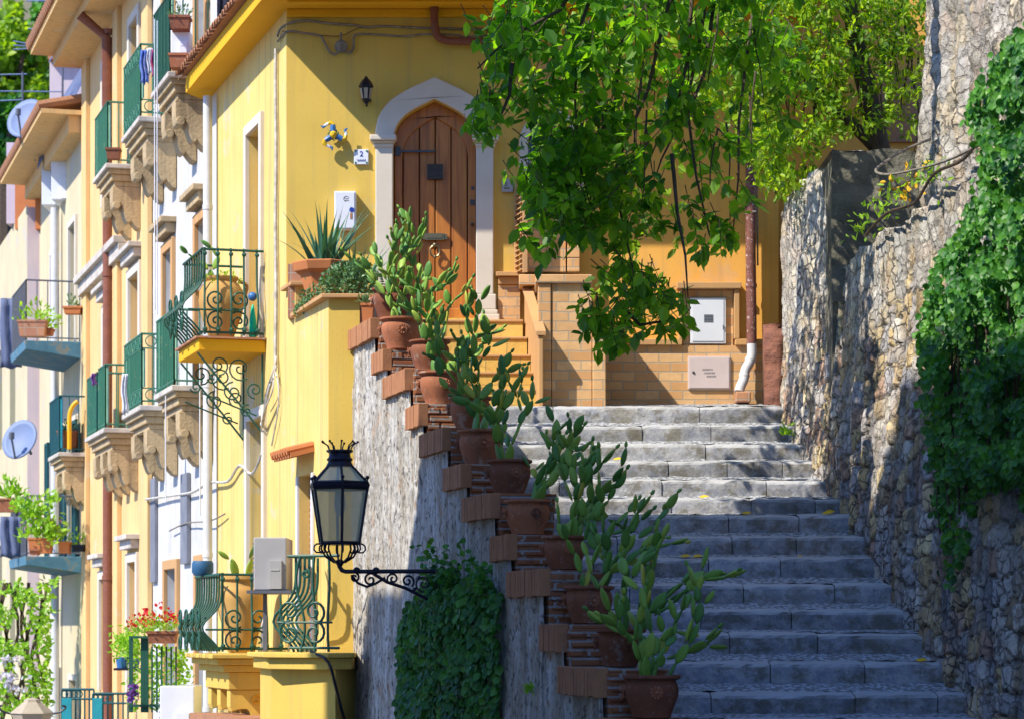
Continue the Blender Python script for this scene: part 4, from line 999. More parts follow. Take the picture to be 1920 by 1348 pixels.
def wallbox(px0, px1, py0, py1, Y, d, name, mat, par):
    g = MB(); a = PX(px0, py1, Y); b = PX(px1, py0, Y); g.box(a.x, b.x, Y, Y+d, a.z, b.z); return g.build(name, mat, par)
wallbox(93, 160, 112, 330, 52, 5, 'pink_block', M['mauve'], HT); wallbox(12, 62, 268, 420, 56, 4, 'mauve_block', M['mauve'], HT)
g = MB(); a = PX(91, 114, 51.9); b = PX(162, 110, 51.9); g.box(a.x, b.x, 51.8, 57, a.z, b.z+.03); g.build('coping', M['tile_red'], HT)
g = MB(); g.add([PX(100, 210, 50.8), PX(158, 118, 50.8), PX(158, 150, 50.2), PX(70, 320, 49.8), PX(72, 300, 50.2)], [(0,1,2,3,4)]); g.build('awning', M['awning'], HT)
for i, (pa, pb, pt) in enumerate([(28, 50, 318), (50, 70, 290), (66, 82, 265)]):
    c_ = wallbox(pa, pb, pt, 430, 55.2-i, .5, 'chimney', M['terra_orange'], HT)
    g = MB(); p = PX((pa+pb)/2, pt, 56-i+.2); g.lathe([(.12, 0), (.13, .08), (.08, .16), (.01, .2)], p, 10); g.build('chimney_pot', M['green_sheet'], c_, smooth=True)
HO = thing('ochre_house', (6, 30, 2.5), 'orange ochre house wall glimpsed behind the tree and the stone pier', 'house')
g = MB(); g.box(3.03, 12, 29.35, 29.6, 2.2, 7.4); g.box(2.9, 3.028, 29.12, 29.34, 2.2, 6.9); g.build('wall', M['ochre'], HO); 
g = MB(); g.box(4.15, 5.3, 29.28, 29.34, 5.6, 6.4); g.build('window', M['tile_red'], HO)

# ================================================================ leaves and plants
def leaf_mesh(P, D, NN, L, wd, name, mat, parent=None, kind=None, fold=.25, curl=.2, loc=None):
    """P positions, D directions, NN face normals, L lengths: one pointed folded leaf each"""
    P = np.array(P, float); D = np.array(D, float); NN = np.array(NN, float); L = np.array(L, float)[:, None]
    D /= np.linalg.norm(D, axis=1, keepdims=True)+1e-9
    Sd = np.cross(D, NN); Sd /= np.linalg.norm(Sd, axis=1, keepdims=True)+1e-9
    NN = np.cross(Sd, D)
    T = [(0, 0, 0), (.28, .8, 0), (.62, .85, 0), (1, 0, 0), (.28, -.8, 0), (.62, -.85, 0), (.3, 0, 1), (.65, 0, 1)]
    vs = np.zeros((len(P), 8, 3))
    for k, (t_, s_, m_) in enumerate(T):
        vs[:, k] = P+D*L*t_+Sd*L*wd*.5*s_*1.15-NN*L*(fold*wd*.5*m_)-NN*L*curl*t_*t_
    base = (np.arange(len(P))*8)[:, None]
    quads = [(0, 6, 1), (6, 7, 2, 1), (7, 3, 2), (0, 4, 6), (4, 5, 7, 6), (5, 3, 7)]
    fs = []
    for b in base[:, 0]:
        fs += [tuple(b+i for i in q) for q in quads]
    mb = MB(); mb.v = vs.reshape(-1, 3).tolist(); mb.f = fs; mb.m = [0]*len(fs)
    o = mb.build(name, mat, parent, recalc=False, loc=loc)
    if kind: o['kind'] = kind
    return o
def rv(): 
    v = RNG.normal(size=3); return v/np.linalg.norm(v)
def potted(center, r, h, n, L, wd, up=.5):
    P, D, NN, LL = [], [], [], []
    for _ in range(n):
        d = rv(); d[2] = abs(d[2])*1.0; p = np.array(center)+d*np.array((r, r, h))*RNG.uniform(.25, 1)
        dd = d*.7+np.array((0, 0, up))+rv()*.5; P.append(p); D.append(dd); NN.append(d+rv()*.5+np.array((0, 0, .4))); LL.append(L*RNG.uniform(.6, 1.2))
    return P, D, NN, LL
def bush(parent, name, mat, center, r, h, n, L, wd, up=.4, kind=None):
    return leaf_mesh(*potted(center, r, h, n, L, wd, up), wd, name, mat, parent, kind)

# ---- prickly pears in pots
def pad_add(mb, p, d, s, L, wd, th):
    """one flat oval pad from p along d, s = side direction"""
    d = Vector(d).normalized(); s = Vector(s); s = (s-d*s.dot(d)).normalized(); n = d.cross(s)
    nl, na = 7, 10; vs = [tuple(p)]
    for i in range(1, nl):
        t_ = i/nl; w_ = math.sin(PI*min(1, t_)**.80)**.75*(.75+.35*t_); w_ = max(w_, .12)
        for k in range(na):
            a = 2*PI*k/na; vs.append(tuple(p+d*L*t_+s*math.cos(a)*wd/2*w_+n*math.sin(a)*th/2*min(1, w_*1.3)))
    vs.append(tuple(p+d*L)); fs = [(0, 1+(k+1) % na, 1+k) for k in range(na)]
    for i in range(nl-2):
        for k in range(na): fs.append((1+i*na+k, 1+i*na+(k+1) % na, 1+(i+1)*na+(k+1) % na, 1+(i+1)*na+k))
    e = len(vs)-1; b = 1+(nl-2)*na; fs += [(b+k, b+(k+1) % na, e) for k in range(na)]
    mb.add(vs, fs); return Vector(p)+d*L
def grow(mb, p, d, depth, rnd, L=.17, lean=Vector((.0, 0, 0)), fruits=None):
    s = Vector((rnd.gauss(0, 1), rnd.gauss(0, 1), rnd.gauss(0, .3))).normalized()
    dd = Vector(d).normalized(); s = (s-dd*s.dot(dd)).normalized(); l = L*rnd.uniform(.8, 1.25); wd = l*rnd.uniform(.36, .58)
    e = pad_add(mb, p, dd, s, l, wd, .026)
    if depth <= 0:
        if fruits is not None and rnd.random() < .5:
            q = e+s*rnd.uniform(-.02, .02); pad_add(fruits, q-dd*.01, dd+s*rnd.uniform(-.3, .3), s, .055, .03, .028)
        return
    k = 1 if rnd.random() < .62 else 2
    for j in range(k):
        sg = (-1 if j else 1)*(1 if rnd.random() < .7 else .3)
        q = p+dd*l*rnd.uniform(.82, .96)+s*wd*.28*sg
        nd = dd*.9+s*sg*rnd.uniform(.25, .75)+Vector((rnd.gauss(0, .22), rnd.gauss(0, .22), rnd.gauss(.12, .15)))+lean
        grow(mb, q, nd, depth-1-(j and rnd.random() < .5), rnd, L*.95, lean, fruits)
POTS = [(738, 598, 26.15, 4, .95), (752, 656, 25.4, 5, 1.0), (806, 692, 24.65, 4, .95), (826, 757, 24.0, 4, 1.0), (882, 803, 23.15, 4, .95), (902, 871, 22.5, 4, 1.0),
        (955, 925, 21.55, 4, .92), (989, 1003, 21.0, 4, 1.0), (1058, 1068, 20.15, 4, .92), (1104, 1171, 19.6, 4, 1.0), (1164, 1253, 18.7, 4, .95), (1222, 1353, 18.1, 4, 1.05)]
PLOOK = ['at the top by the trailing plant, sprawling to the left', 'second from the top, its tall cactus leaning across the door', 'third from the top, half hidden by pale sunlit pads',
         'fourth from the top, the sunlit round pot above the shade line', 'fifth from the top, the first dark pot on the shade line', 'sixth from the top, deep brown in shade with a full rim',
         'seventh from the top, wedged behind bright green pads', 'eighth from the top, wide rim and rosette level with the lowest sunlit steps', 'ninth from the top, rim hidden by cactus pads',
         'tenth from the top, broad pot showing rosette beside the ivy bush', 'eleventh from the top, mostly hidden behind pads', 'lowest pot at the bottom edge with tall green pads']
pot_src = None
rnd = random.Random(21)
for i, (px, py, Y, dep, sc) in enumerate(POTS):
    k = min(i, 12); zt = TZ[k] if k < 13 else 0; loc = Vector(((px-960)/4800*Y, Y, zt+.005))
    a_ = PX(px, py, Y); loc.x = a_.x
    if pot_src is None:
        t = thing('terracotta_pot', loc, 'x', 'pot', 'terracotta pots stepping down the parapet')
        prof = [(.13, 0), (.15, .01), (.152, .03), (.175, .09), (.205, .17), (.213, .22), (.205, .265), (.19, .29), (.192, .30), (.215, .308), (.228, .318), (.228, .338), (.20, .342), (.185, .33), (.175, .27)]
        g = MB(); g.lathe(prof, loc, 36); g.build('pot_body', M['terra'], t, smooth=True)
        g = MB(); g.lathe([(.001, .292), (.178, .292)], loc, 24); g.build('soil', M['soil'], t)
        for nm, ang in (('rosette', -75), ('mask_handle', 188)):
            g = MB(); ca, sa_ = math.cos(R(ang)), math.sin(R(ang)); c = loc+Vector((ca*.205, sa_*.205, .205))
            tx = Vector((-sa_, ca, 0)); up = Vector((0, 0, 1)); nn = Vector((ca, sa_, 0))
            if nm == 'rosette':
                for q in range(10):
                    th = 2*PI*q/10; g.ball(c+tx*.042*math.cos(th)+up*.042*math.sin(th)+nn*.004, .014, 6)
                g.ball(c+nn*.008, .022, 8); g.tube([c+tx*.028*math.cos(2*PI*q/14)+up*.028*math.sin(2*PI*q/14)+nn*.008 for q in range(15)], .006, 5)
            else:
                g.ball(c+nn*.012+up*.03, .032, 8); g.ball(c+nn*.035+up*.02, .016, 6); g.ball(c+nn*.02-up*.025, .02, 6)
                g.ball(c+nn*.03+up*.05+tx*.016, .012, 6); g.ball(c+nn*.03+up*.05-tx*.016, .012, 6); g.tube([c+nn*.02+tx*.025+up*.01, c+nn*.035-up*.05, c+nn*.02-tx*.025+up*.01], .008, 5)
            g.build(nm, M['terra'], t, smooth=True)
        pot_src = t; t['label'] = 'terracotta pot '+PLOOK[0]
    else: t = dup(pot_src, loc, 'terracotta pot '+PLOOK[i]); t.rotation_euler = (0, 0, rnd.uniform(-.2, .15)); sc *= (.93 if i < 7 else .86); t.scale = (sc,)*3; OFF[t.name] = loc
    ck = thing('prickly_pear', loc+Vector((0, 0, .29*sc)), 'x', 'cactus', 'prickly pears in the row of pots')
    g = MB(); fr = MB(); base = loc+Vector((.02, 0, .28*sc)); ns = [3, 4, 4, 4, 4, 4, 4, 4, 5, 5, 5, 6][i]
    for q in range(ns):
        a = rnd.uniform(0, 2*PI); o_ = Vector((math.cos(a)*.08, math.sin(a)*.08, 0))
        lean = Vector((.05 if i > 2 else (-.02 if i else -.12), -.02, .05))
        grow(g, base+o_, Vector((math.cos(a)*.28+(.40 if i > 2 else .10)*rnd.uniform(-.2, 1.5), math.sin(a)*.3, 1)), dep if q % 2 else dep+1, rnd, .185, lean, g)
    g.build('pads', M['cactus'], ck, smooth='all')
    if fr.v: fr.build('buds', M['cactus'], ck, smooth='all')
    ck['label'] = 'prickly pear '+['sprawling towards the trailing plant by the house door', 'tallest sunlit one with grey green pads in front of the wooden door', 'pale lime sunlit one in the third pot from the top',
        'sunlit one drooping over the fourth pot', 'half shaded one standing against the yellow door steps', 'dark one in the sixth pot against the top stone step', 'bushy one in the seventh pot from the top',
        'spreading one in the eighth pot against the sunlit stone steps', 'one with upright dark pads crossing the shade line of the steps', 'one in the tenth pot from the top with pads leaning right',
        'one in the eleventh pot against the blue shaded steps', 'lowest one with large pads at the bottom edge'][i]

# ---- planter terrace plants
zt = 3.55
t = thing('flared_pot', (-2.02, 27.75, zt), 'large orange flared clay pot holding spiky agave on the planter ledge', 'pot')
c = (-2.05, 27.9, zt); g = MB(); g.lathe([(.17, 0), (.27, .34), (.33, .36), (.36, .46), (.33, .47), (.29, .40)], c, 8, .3); g.build('pot_body', M['terra_orange'], t, bevel=.01)
g = MB(); g.lathe([(.001, .40), (.30, .40)], c, 12); g.build('soil', M['soil'], t)
t = thing('agave', (c[0], c[1], zt+.4), 'spiky agave with long grey green blades rising in front of the white meter box', 'plant')
def blades(parent, base, n, L, spread, wd, mat, name='blade'):
    g = MB(); r_ = random.Random(4)
    for k in range(n):
        a = r_.uniform(0, 2*PI); sp = r_.uniform(.1, spread); l = L*r_.uniform(.55, 1.1); d = Vector((math.cos(a)*sp, math.sin(a)*sp, 1)).normalized()
        sd = d.cross(Vector((math.cos(a+.3), math.sin(a+.3), .1))).normalized(); 
        if sd.length < .1: sd = Vector((1, 0, 0))
        m = 6; vs = []; p0 = Vector(base)+Vector((math.cos(a), math.sin(a), 0))*r_.uniform(0, .16)
        nrm = sd.cross(d)
        for q in range(m+1):
            f = q/m; ww = wd*(1-f**1.6)*(.7+.5*math.sin(PI*min(1, f*1.2)))
            cc = p0+d*l*f+Vector((math.cos(a), math.sin(a), -.3))*(sp*.55*l*f*f)
            vs += [cc+sd*ww, cc-nrm*ww*.5, cc-sd*ww]
        g.add(vs, [(3*q+j, 3*q+j+1, 3*q+j+4, 3*q+j+3) for q in range(m) for j in (0, 1)])
    return g.build(name, mat, parent, recalc=False, smooth='all')
blades(t, (c[0], c[1], zt+.38), 46, .74, .75, .028, M['agave'], 'blades')
t = thing('agave', (-1.75, 27.6, zt), 'smaller tufted agave beside the door pillar behind the trailing succulent', 'plant')
blades(t, (-1.72, 27.6, zt+.12), 34, .60, .8, .02, M['agave'], 'blades')
g = MB(); g.lathe([(.12, 0), (.17, .2), (.18, .21), (.15, .2)], (-1.72, 27.6, zt), 16); g.build('pot', M['terra'], t, smooth=True)
t = thing('trailing_succulent', (-1.72, 27.05, zt), 'bushy grey green succulent trailing over the planter ledge', 'plant')
P, D, NN, LL = [], [], [], []
for _ in range(1500):
    d = rv(); d[2] = abs(d[2]); p = np.array((-1.70, 27.15, zt+.03))+d*np.array((.36, .26, .36))*RNG.uniform(.6, 1.0)
    P.append(p); D.append(d+rv()*.7); NN.append(d+rv()*.4); LL.append(RNG.uniform(.03, .055))
for _ in range(300):
    f = RNG.random()**.8; p = np.array(F(-1.75+f*1.0, .04, zt+.10-.0*f))+RNG.normal(size=3)*.05*(1.2-f)+np.array((0, 0, -.12*f)); P.append(p); D.append(rv()+np.array((-.3, -.3, .2))); NN.append(rv()+np.array((-.5, -.5, .5))); LL.append(.045)
leaf_mesh(P, D, NN, LL, .6, 'foliage', M['leaf_grey'], t)
t = thing('small_pot', (-1.53, 26.7, 3.2), 'small square orange pot with a dry grey plant on the brick parapet top', 'pot')
pp = PX(689, 606, 26.6); g = MB(); g.lathe([(.07, 0), (.085, .17), (.10, .175), (.10, .20), (.085, .20)], pp, 4, PI/4); g.build('pot_body', M['terra_orange'], t); bush(t, 'foliage', M['leaf_grey'], pp+Vector((0, 0, .2)), .11, .14, 120, .05, .3)

# ---- ivy bush on the parapet face, creeper on the retaining wall
def inpoly(x, y, poly):
    c = False; n = len(poly)
    for i in range(n):
        x1, y1 = poly[i]; x2, y2 = poly[i-1]
        if (y1 > y) != (y2 > y) and x < (x2-x1)*(y-y1)/(y2-y1)+x1: c = not c
    return c
t = thing('ivy_bush', W(WP(860), .2, -2), 'dense dark ivy bush clinging to the parapet under the street lantern arm', 'ivy')
P, D, NN, LL = [], [], [], []; rnd = random.Random(9)
S0, S1 = WP(782), WP(946)
for _ in range(9500):
    s = rnd.uniform(S0-.1, S1); z = rnd.uniform(-1.9, .62)
    f = (s-S0)/(S1-S0); top = .50-1.6*max(0, .22-f)**.8-.25*max(0, f-.85)*4+.10*mnoise.noise(Vector((s*4, 2, 0)))
    if z > top: continue
    bulge = .42*math.sin(PI*min(1, max(0, f*.9+.08)))**.6*(1-.0*z)*min(1, (top-z)/.35+.25)*(.8+.35*mnoise.noise(Vector((s*2.5, z*2.5, 1))))
    v = bulge*rnd.uniform(.55, 1.05)**.7
    P.append(W(s, v, z)); fwd = np.array((-.75, -.65, .1)); D.append(np.array((0, 0, -1))+rv()*.55+fwd*.35); NN.append(fwd+rv()*.55); LL.append(rnd.uniform(.05, .095))
for k in range(14):       # loose sprigs climbing over the top
    s = rnd.uniform(S0+.7, S1); z = .3
    for q in range(26):
        f = q/26; P.append(np.array(W(s+.1*math.sin(f*3+k), .12+.1*f, .35+f*rnd.uniform(.35, .5)*(1 if k < 5 else .5)))+RNG.normal(size=3)*.03); D.append(rv()+np.array((0, 0, .3))); NN.append(rv()+np.array((-.6, -.6, .4))); LL.append(.06)
leaf_mesh(P, D, NN, LL, .85, 'foliage', M['leaf_ivy'], t)
g = MB()
for k in range(10):
    s = S0+(S1-S0)*(k+.5)/10; g.tube([W(s+.1*math.sin(q*.9+k), .05+.05*math.sin(q), -2.2+q*.28) for q in range(10)], .012, 5)
g.build('stems', M['twig'], t)
CR = [(1935, 30), (1890, 70), (1835, 150), (1815, 215), (1850, 300), (1830, 350), (1800, 430), (1752, 500), (1738, 560), (1722, 640), (1735, 760), (1748, 880), (1760, 960), (1772, 1040), (1782, 1098), (1796, 1090), (1808, 1010), (1825, 940), (1860, 905), (1900, 905), (1935, 960)]
t = thing('hanging_creeper', (XR(19)-.1, 19, 3.5), 'broad leaved green creeper hanging over the stone wall at the right edge', 'creeper')
P, D, NN, LL = [], [], [], []; rnd = random.Random(12)
n = 0
while n < 17000:
    px, py = rnd.uniform(1715, 2060), rnd.uniform(20, 1100)
    if px < 1935 and not inpoly(px+rnd.gauss(0, 6), py+rnd.gauss(0, 6), CR): continue
    if px >= 1935 and py > 980: continue
    q = (px-960)/4800; off = rnd.uniform(.3, 1)*(.26+.42*mnoise.noise(Vector((px*.022, py*.016, 0))))*(1.0 if py < 900 else .5); off = max(.03, off)
    if mnoise.noise(Vector((px*.05, py*.035, 7))) < -.33: continue
    Y = (2.86-off+2.72)/(q+.1); z = (1185-py)/4800*Y
    P.append(((px-960)/4800*Y, Y, z)); D.append(np.array((-.2, 0, -1))+rv()*.6); NN.append(np.array((-.7, -.7, .45))+rv()*.55); LL.append(rnd.uniform(.035, .08)); n += 1
leaf_mesh(P, D, NN, LL, .92, 'foliage', M['leaf_creeper'], t)
g = MB()
for k in range(12):
    px = 1765+k*13; pts = []
    for q in range(7):
        py = 640-k*18+q*60; qq = (px+8*math.sin(q+k)-960)/4800; Y = (2.86-.12+2.72)/(qq+.1); pts.append(PX(px+8*math.sin(q+k), py, Y))
    g.tube(pts, .010, 5)
g.build('stems', M['twig'], t)

# ---- the big tree whose boughs hang into the picture
t = thing('leafy_tree', (5.4, 23.5, -3.3), 'large broad leaved tree leaning over the wall, its dark boughs drooping across the house front', 'tree')
g = MB(); g.tube([(5.4,23.5,-3), (5.3,23.5,2), (5.1,23.4,5), (4.7,23.2,7.4), (3.6,22.9,8.1), (2.2,22.6,7.9), (.8,22.2,7.2), (-.3,21.9,6.6)], [.34,.3,.27,.22,.17,.13,.09,.05], 10)
BL_ = [(1085,50,150,90,22.3,1), (935,105,62,58,21.8,.8), (950,185,62,46,21.8,.8), (912,232,44,28,21.7,.5), (985,60,45,50,22,.5), (1085,190,95,100,22.4,1), (1088,320,110,85,22.5,1), (1035,390,65,50,22.5,.8), (1170,420,95,62,22.8,.8),
       (1120,300,85,100,22.6,.75), (1195,525,78,52,22.8,.75), (1160,590,85,46,22.8,.9), (1152,652,38,26,22.8,.6), (1235,598,62,28,22.7,.7), (1300,320,62,48,23.2,.32), (1315,430,62,42,23.2,.42), (1250,120,90,75,23.4,.65), (1355,70,85,70,23.6,.65),
       (1330,190,60,60,23.6,.32), (1440,110,80,80,24,.65), (1350,472,44,16,23,.5), (1395,375,26,20,23,.3), (1395,300,22,30,23,.3), (1290,562,50,14,22.7,.4), (1015,470,20,30,22.5,.3), (990,330,30,30,22.4,.4), (1075,430,50,45,22.6,.6), (1200,240,70,50,23,.35), (1430,225,55,50,24,.35), (1215,-40,330,60,22.8,1.2)]
hs = []
for (cx, cy, rx, ry, Y, dn) in BL_:
    ncl = int(rx*ry/195*dn)+3
    for _ in range(ncl):
        a = rnd.uniform(0, 2*PI); r_ = math.sqrt(rnd.random()); hs.append((cx+rx*r_*math.cos(a), cy+ry*r_*math.sin(a), Y+rnd.uniform(-.7, .7)))
P, D, NN, LL = [], [], [], []; TW = MB()
for (px, py, Y) in hs:
    c_ = np.array(PX(px, py, Y)); dr = np.array((rnd.gauss(0, .5), rnd.gauss(0, .5), -.45)); dr /= np.linalg.norm(dr)
    tw = [Vector(c_-dr*.24+np.array((0, 0, .07))), Vector(c_-dr*.14+np.array((0, 0, .03))), Vector(c_), Vector(c_+dr*.08)]
    TW.tube(tw, [.005, .004, .003, .002], 4)
    k = rnd.randint(7, 11)
    for q in range(k):
        f = q/k; ang = q*2.4+rnd.random(); p = c_-dr*.22*(1-f)+dr*.08*f
        side = np.cross(dr, rv()); side /= np.linalg.norm(side)
        dd = side*1.0+dr*(.25+.7*f)+np.array((0, 0, -.02)); P.append(p); D.append(dd); NN.append(np.array((0, 0, .9))+side*-.3+rv()*.45); LL.append(rnd.uniform(.075, .175))
leaf_mesh(P, D, NN, LL, .58, 'crown', M['leaf_tree'], t, curl=.3)
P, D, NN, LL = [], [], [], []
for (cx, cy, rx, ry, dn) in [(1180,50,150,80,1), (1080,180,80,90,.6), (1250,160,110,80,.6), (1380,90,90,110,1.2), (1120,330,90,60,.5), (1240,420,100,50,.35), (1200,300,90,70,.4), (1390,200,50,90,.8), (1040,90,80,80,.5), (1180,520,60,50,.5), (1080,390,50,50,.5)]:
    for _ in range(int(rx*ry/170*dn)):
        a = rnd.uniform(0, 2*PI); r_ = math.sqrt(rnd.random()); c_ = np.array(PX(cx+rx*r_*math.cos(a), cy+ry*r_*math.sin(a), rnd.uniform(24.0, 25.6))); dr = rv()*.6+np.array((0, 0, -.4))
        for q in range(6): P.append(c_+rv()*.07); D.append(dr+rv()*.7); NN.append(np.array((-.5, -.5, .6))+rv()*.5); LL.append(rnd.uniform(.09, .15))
leaf_mesh(P, D, NN, LL, .5, 'sunlit_leaves', M['leaf_bright'], t, curl=.3)  # far leaves given a brighter colour to stand for sunlight on them
for (pts) in [[(1100,-60,22.5),(1050,20,22.2),(985,55,22),(930,95,21.8),(895,130,21.8)], [(1120,-40,22.5),(1085,60,22.4),(1078,180,22.4),(1085,300,22.5),(1110,400,22.6)], [(1180,-50,23),(1165,90,22.9),(1150,220,22.8),(1165,290,22.8)],
              [(1270,-50,23),(1240,60,23),(1215,170,23),(1180,250,22.9),(1150,330,22.7),(1170,430,22.8),(1190,520,22.8),(1165,640,22.8)], [(1330,-40,23.4),(1310,90,23.3),(1290,180,23.2),(1275,230,23.2),(1240,300,23),(1230,330,23)],
              [(1300,-40,23),(1290,110,23.1),(1265,220,23.1),(1235,260,23.1),(1205,330,23)], [(1345,-40,23.5),(1320,140,23.4),(1290,215,23.2),(1305,330,23.2),(1330,440,23.2),(1345,470,23)],
              [(1420,-30,24),(1400,110,23.7),(1385,230,23.2),(1385,330,23),(1375,430,23)], [(1150,560,22.8),(1200,610,22.7),(1260,600,22.7),(1300,605,22.7)], [(1260,290,23),(1270,400,22.9),(1285,480,22.7),(1290,560,22.7)], [(960,120,21.8),(955,180,21.8),(940,215,21.7),(905,235,21.7)]]:
    g.tube([PX(*p) for p in pts], [.022-.016*k/(len(pts)-1) for k in range(len(pts))], 6)
for k in range(18):
    x = rnd.uniform(1030, 1440); y = rnd.uniform(-20, 260); Y = rnd.uniform(22.2, 23.6); dx = rnd.uniform(-25, 12)
    g.tube([PX(x+dx*f/4+6*math.sin(f+k), y+f*rnd.uniform(28, 45), Y) for f in range(5)], [.010, .009, .007, .006, .004], 5)
g.build('trunk', M['bark'], t, smooth='all'); tw_ = TW.build('twigs', M['twig'], t); tw_['kind'] = 'stuff'
# ---- brighter small leaved tree behind the pier
t = thing('sunlit_tree', (4.3, 29.0, 0), 'bright yellow green small leaved tree behind the stone pier in front of the orange wall', 'tree')
g = MB(); g.tube([(4.1,28.0,4.2), (4.0,27.8,5.2), (3.7,27.6,6.4), (3.4,27.4,8)], [.14,.12,.09,.05], 8); g.tube([(4.0,27.8,5.2), (3.2,27.5,5.9), (2.6,27.3,6.2)], [.07,.05,.03], 6)
P, D, NN, LL = [], [], [], []
for (cx, cy, rx, ry, Y, dn) in [(1480,60,110,100,27.3,1), (1600,60,110,90,27.5,1), (1700,70,60,90,27.6,.9), (1500,200,90,90,27.2,1), (1610,180,90,70,27.5,.9), (1700,190,45,45,27.6,.6), (1470,300,60,55,26.9,1), (1530,250,60,30,27,.8), (1430,260,45,50,26.9,.8), (1462,345,30,28,26.8,.9),(1425,200,45,60,26.9,.9),(1440,320,35,35,26.9,.8), (1660,235,70,25,27.6,.35), (1590,-30,220,60,27.4,.8), (1420,130,50,80,27,.7)]:
    for _ in range(int(rx*ry/36*dn)):
        a = rnd.uniform(0, 2*PI); r_ = math.sqrt(rnd.random()); c_ = np.array(PX(cx+rx*r_*math.cos(a), cy+ry*r_*math.sin(a), Y+rnd.uniform(-.55, .55)))
        dr = rv()*.8+np.array((0, 0, -.4))
        for q in range(6):
            P.append(c_+rv()*.05); D.append(dr+rv()*.8); NN.append(np.array((-.4, -.4, .7))+rv()*.6); LL.append(rnd.uniform(.05, .095))
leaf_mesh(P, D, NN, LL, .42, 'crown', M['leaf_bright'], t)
for k in range(26):
    x = rnd.uniform(1430, 1730); y = rnd.uniform(-10, 150); g.tube([PX(x+8*math.sin(f+k), y+f*35, 27.6) for f in range(5)], [.014, .012, .010, .008, .005], 5)
g.build('trunk', M['bark'], t, smooth='all')

def text_mesh(body, size, mat, parent, origin, name='lettering', ax=Vector((1, 0, 0)), depth=.002, italic=0):
    cu = bpy.data.curves.new('text', 'FONT'); cu.body = body; cu.size = size; cu.extrude = depth; cu.align_x = 'CENTER'; cu.align_y = 'CENTER'; cu.shear = italic
    to = bpy.data.objects.new('text', cu); C.objects.link(to); bpy.context.view_layer.update()
    me = bpy.data.meshes.new_from_object(to.evaluated_get(bpy.context.evaluated_depsgraph_get())); bpy.data.objects.remove(to)
    me.materials.clear(); me.materials.append(mat)
    off = OFF[parent.name]; up = Vector((0, 0, 1))
    for v in me.vertices:
        p = v.co.copy(); w_ = Vector(origin)+ax*p.x+up*p.y-Vector((0, 1, 0))*p.z; v.co = w_-off
    me.name = name; o = bpy.data.objects.new(name, me); C.objects.link(o); o.parent = parent; OFF[o.name] = off; return o

# ================================================================ street lantern on its scroll arm
LY = 22.1; c = PX(637, 1018, LY); k = LY/4800
t = thing('street_lantern', (W(WP(860), 0, 0)[0], W(WP(860), 0, 0)[1], c.z-.2), 'large black six sided street lantern on a scrolled iron arm from the parapet', 'lantern', None)
def hexpts(r, z, a0=PI/6): return [Vector((c.x+r*math.cos(a0+i*PI/3), c.y+r*math.sin(a0+i*PI/3), z)) for i in range(6)]
zb, zm, zr, zc = c.z, c.z+103*k, c.z+112*k, c.z+146*k
a0 = PI/6+.16
B, Mm, Tt = hexpts(.185, zb, a0), hexpts(.262, zm, a0), hexpts(.105, zc, a0); Rr = hexpts(.262, zr, a0)
g = MB()
for i in range(6):
    j = (i+1) % 6
    g.tube([B[i], Mm[i]], .013, 5); g.tube([B[i], B[j]], .015, 5); g.tube([Mm[i], Mm[j]], .018, 5); g.tube([Rr[i], Rr[j]], .016, 5); g.tube([Rr[i], Tt[i]], .012, 5); g.tube([Mm[i], Rr[i]], .014, 5)
g.lathe([(.001, -.01), (.19, -.01), (.195, .012), (.02, .02)], (c.x, c.y, zb), 6, a0); 
g.lathe([(.245, 0), (.285, .015), (.285, .035), (.25, .05)], (c.x, c.y, zm-.004), 6, a0)
for i in range(6): g.ball(Rr[i]+Vector((0, 0, .045)), .018, 6); g.tube([Rr[i], Rr[i]+Vector((0, 0, .04))], .007, 4)
g.build('frame', M['iron'], t)
g = MB()
for i in range(6):
    j = (i+1) % 6; s_ = .985
    def sh(p): return Vector((c.x+(p.x-c.x)*s_, c.y+(p.y-c.y)*s_, p.z))
    g.add([sh(B[i]), sh(B[j]), sh(Mm[j]), sh(Mm[i])], [(0, 1, 2, 3)]); g.add([sh(Rr[i]), sh(Rr[j]), sh(Tt[j]), sh(Tt[i])], [(0, 1, 2, 3)])
g.build('glass_panes', M['lamp_glass'], t)
g = MB(); g.lathe([(.035, 0), (.05, -.10), (.045, -.17), (.02, -.22)], (c.x, c.y, zm-.02), 12); g.build('bulb', M['white_metal'], t, smooth=True)
g = MB(); g.lathe([(.12, -.01), (.11, .01), (.10, .03), (.115, .05), (.095, .07), (.09, .10), (.115, .115), (.115, .13), (.02, .135)], (c.x, c.y, zc), 12)
for i in range(9):
    a = 2*PI*i/9; d = Vector((math.cos(a), math.sin(a), 0)); b = Vector((c.x, c.y, zc+.12)); g.tube([b+d*.09, b+d*.11+Vector((0, 0, .05)), b+d*.15+Vector((0, 0, .075))], .006, 4); g.ball(b+d*.155+Vector((0, 0, .08)), .012, 5)
g.build('crown', M['iron'], t, smooth=True)
g = MB()
for i in range(8):
    a = 2*PI*i/8+.2; d = Vector((math.cos(a), math.sin(a), 0)); b = Vector((c.x, c.y, zb))
    g.tube([b+d*.15+Vector((0, 0, -.01)), b+d*.16+Vector((0, 0, -.05)), b+d*.12+Vector((0, 0, -.12)), b+d*.05+Vector((0, 0, -.165)), b+Vector((0, 0, -.17))], .009, 5)
    g.tube([b+d*(.185+.04*math.cos(q))+Vector((0, 0, -.045+.04*math.sin(q))) for q in (1.9, 1.2, .5, -.3, -1.1, -2, -2.7)], .008, 5)
g.lathe([(.02, -.20), (.035, -.175), (.045, -.16), (.02, -.14)], (c.x, c.y, zb), 10)
g.build('scroll_cradle', M['iron'], t, smooth=True)
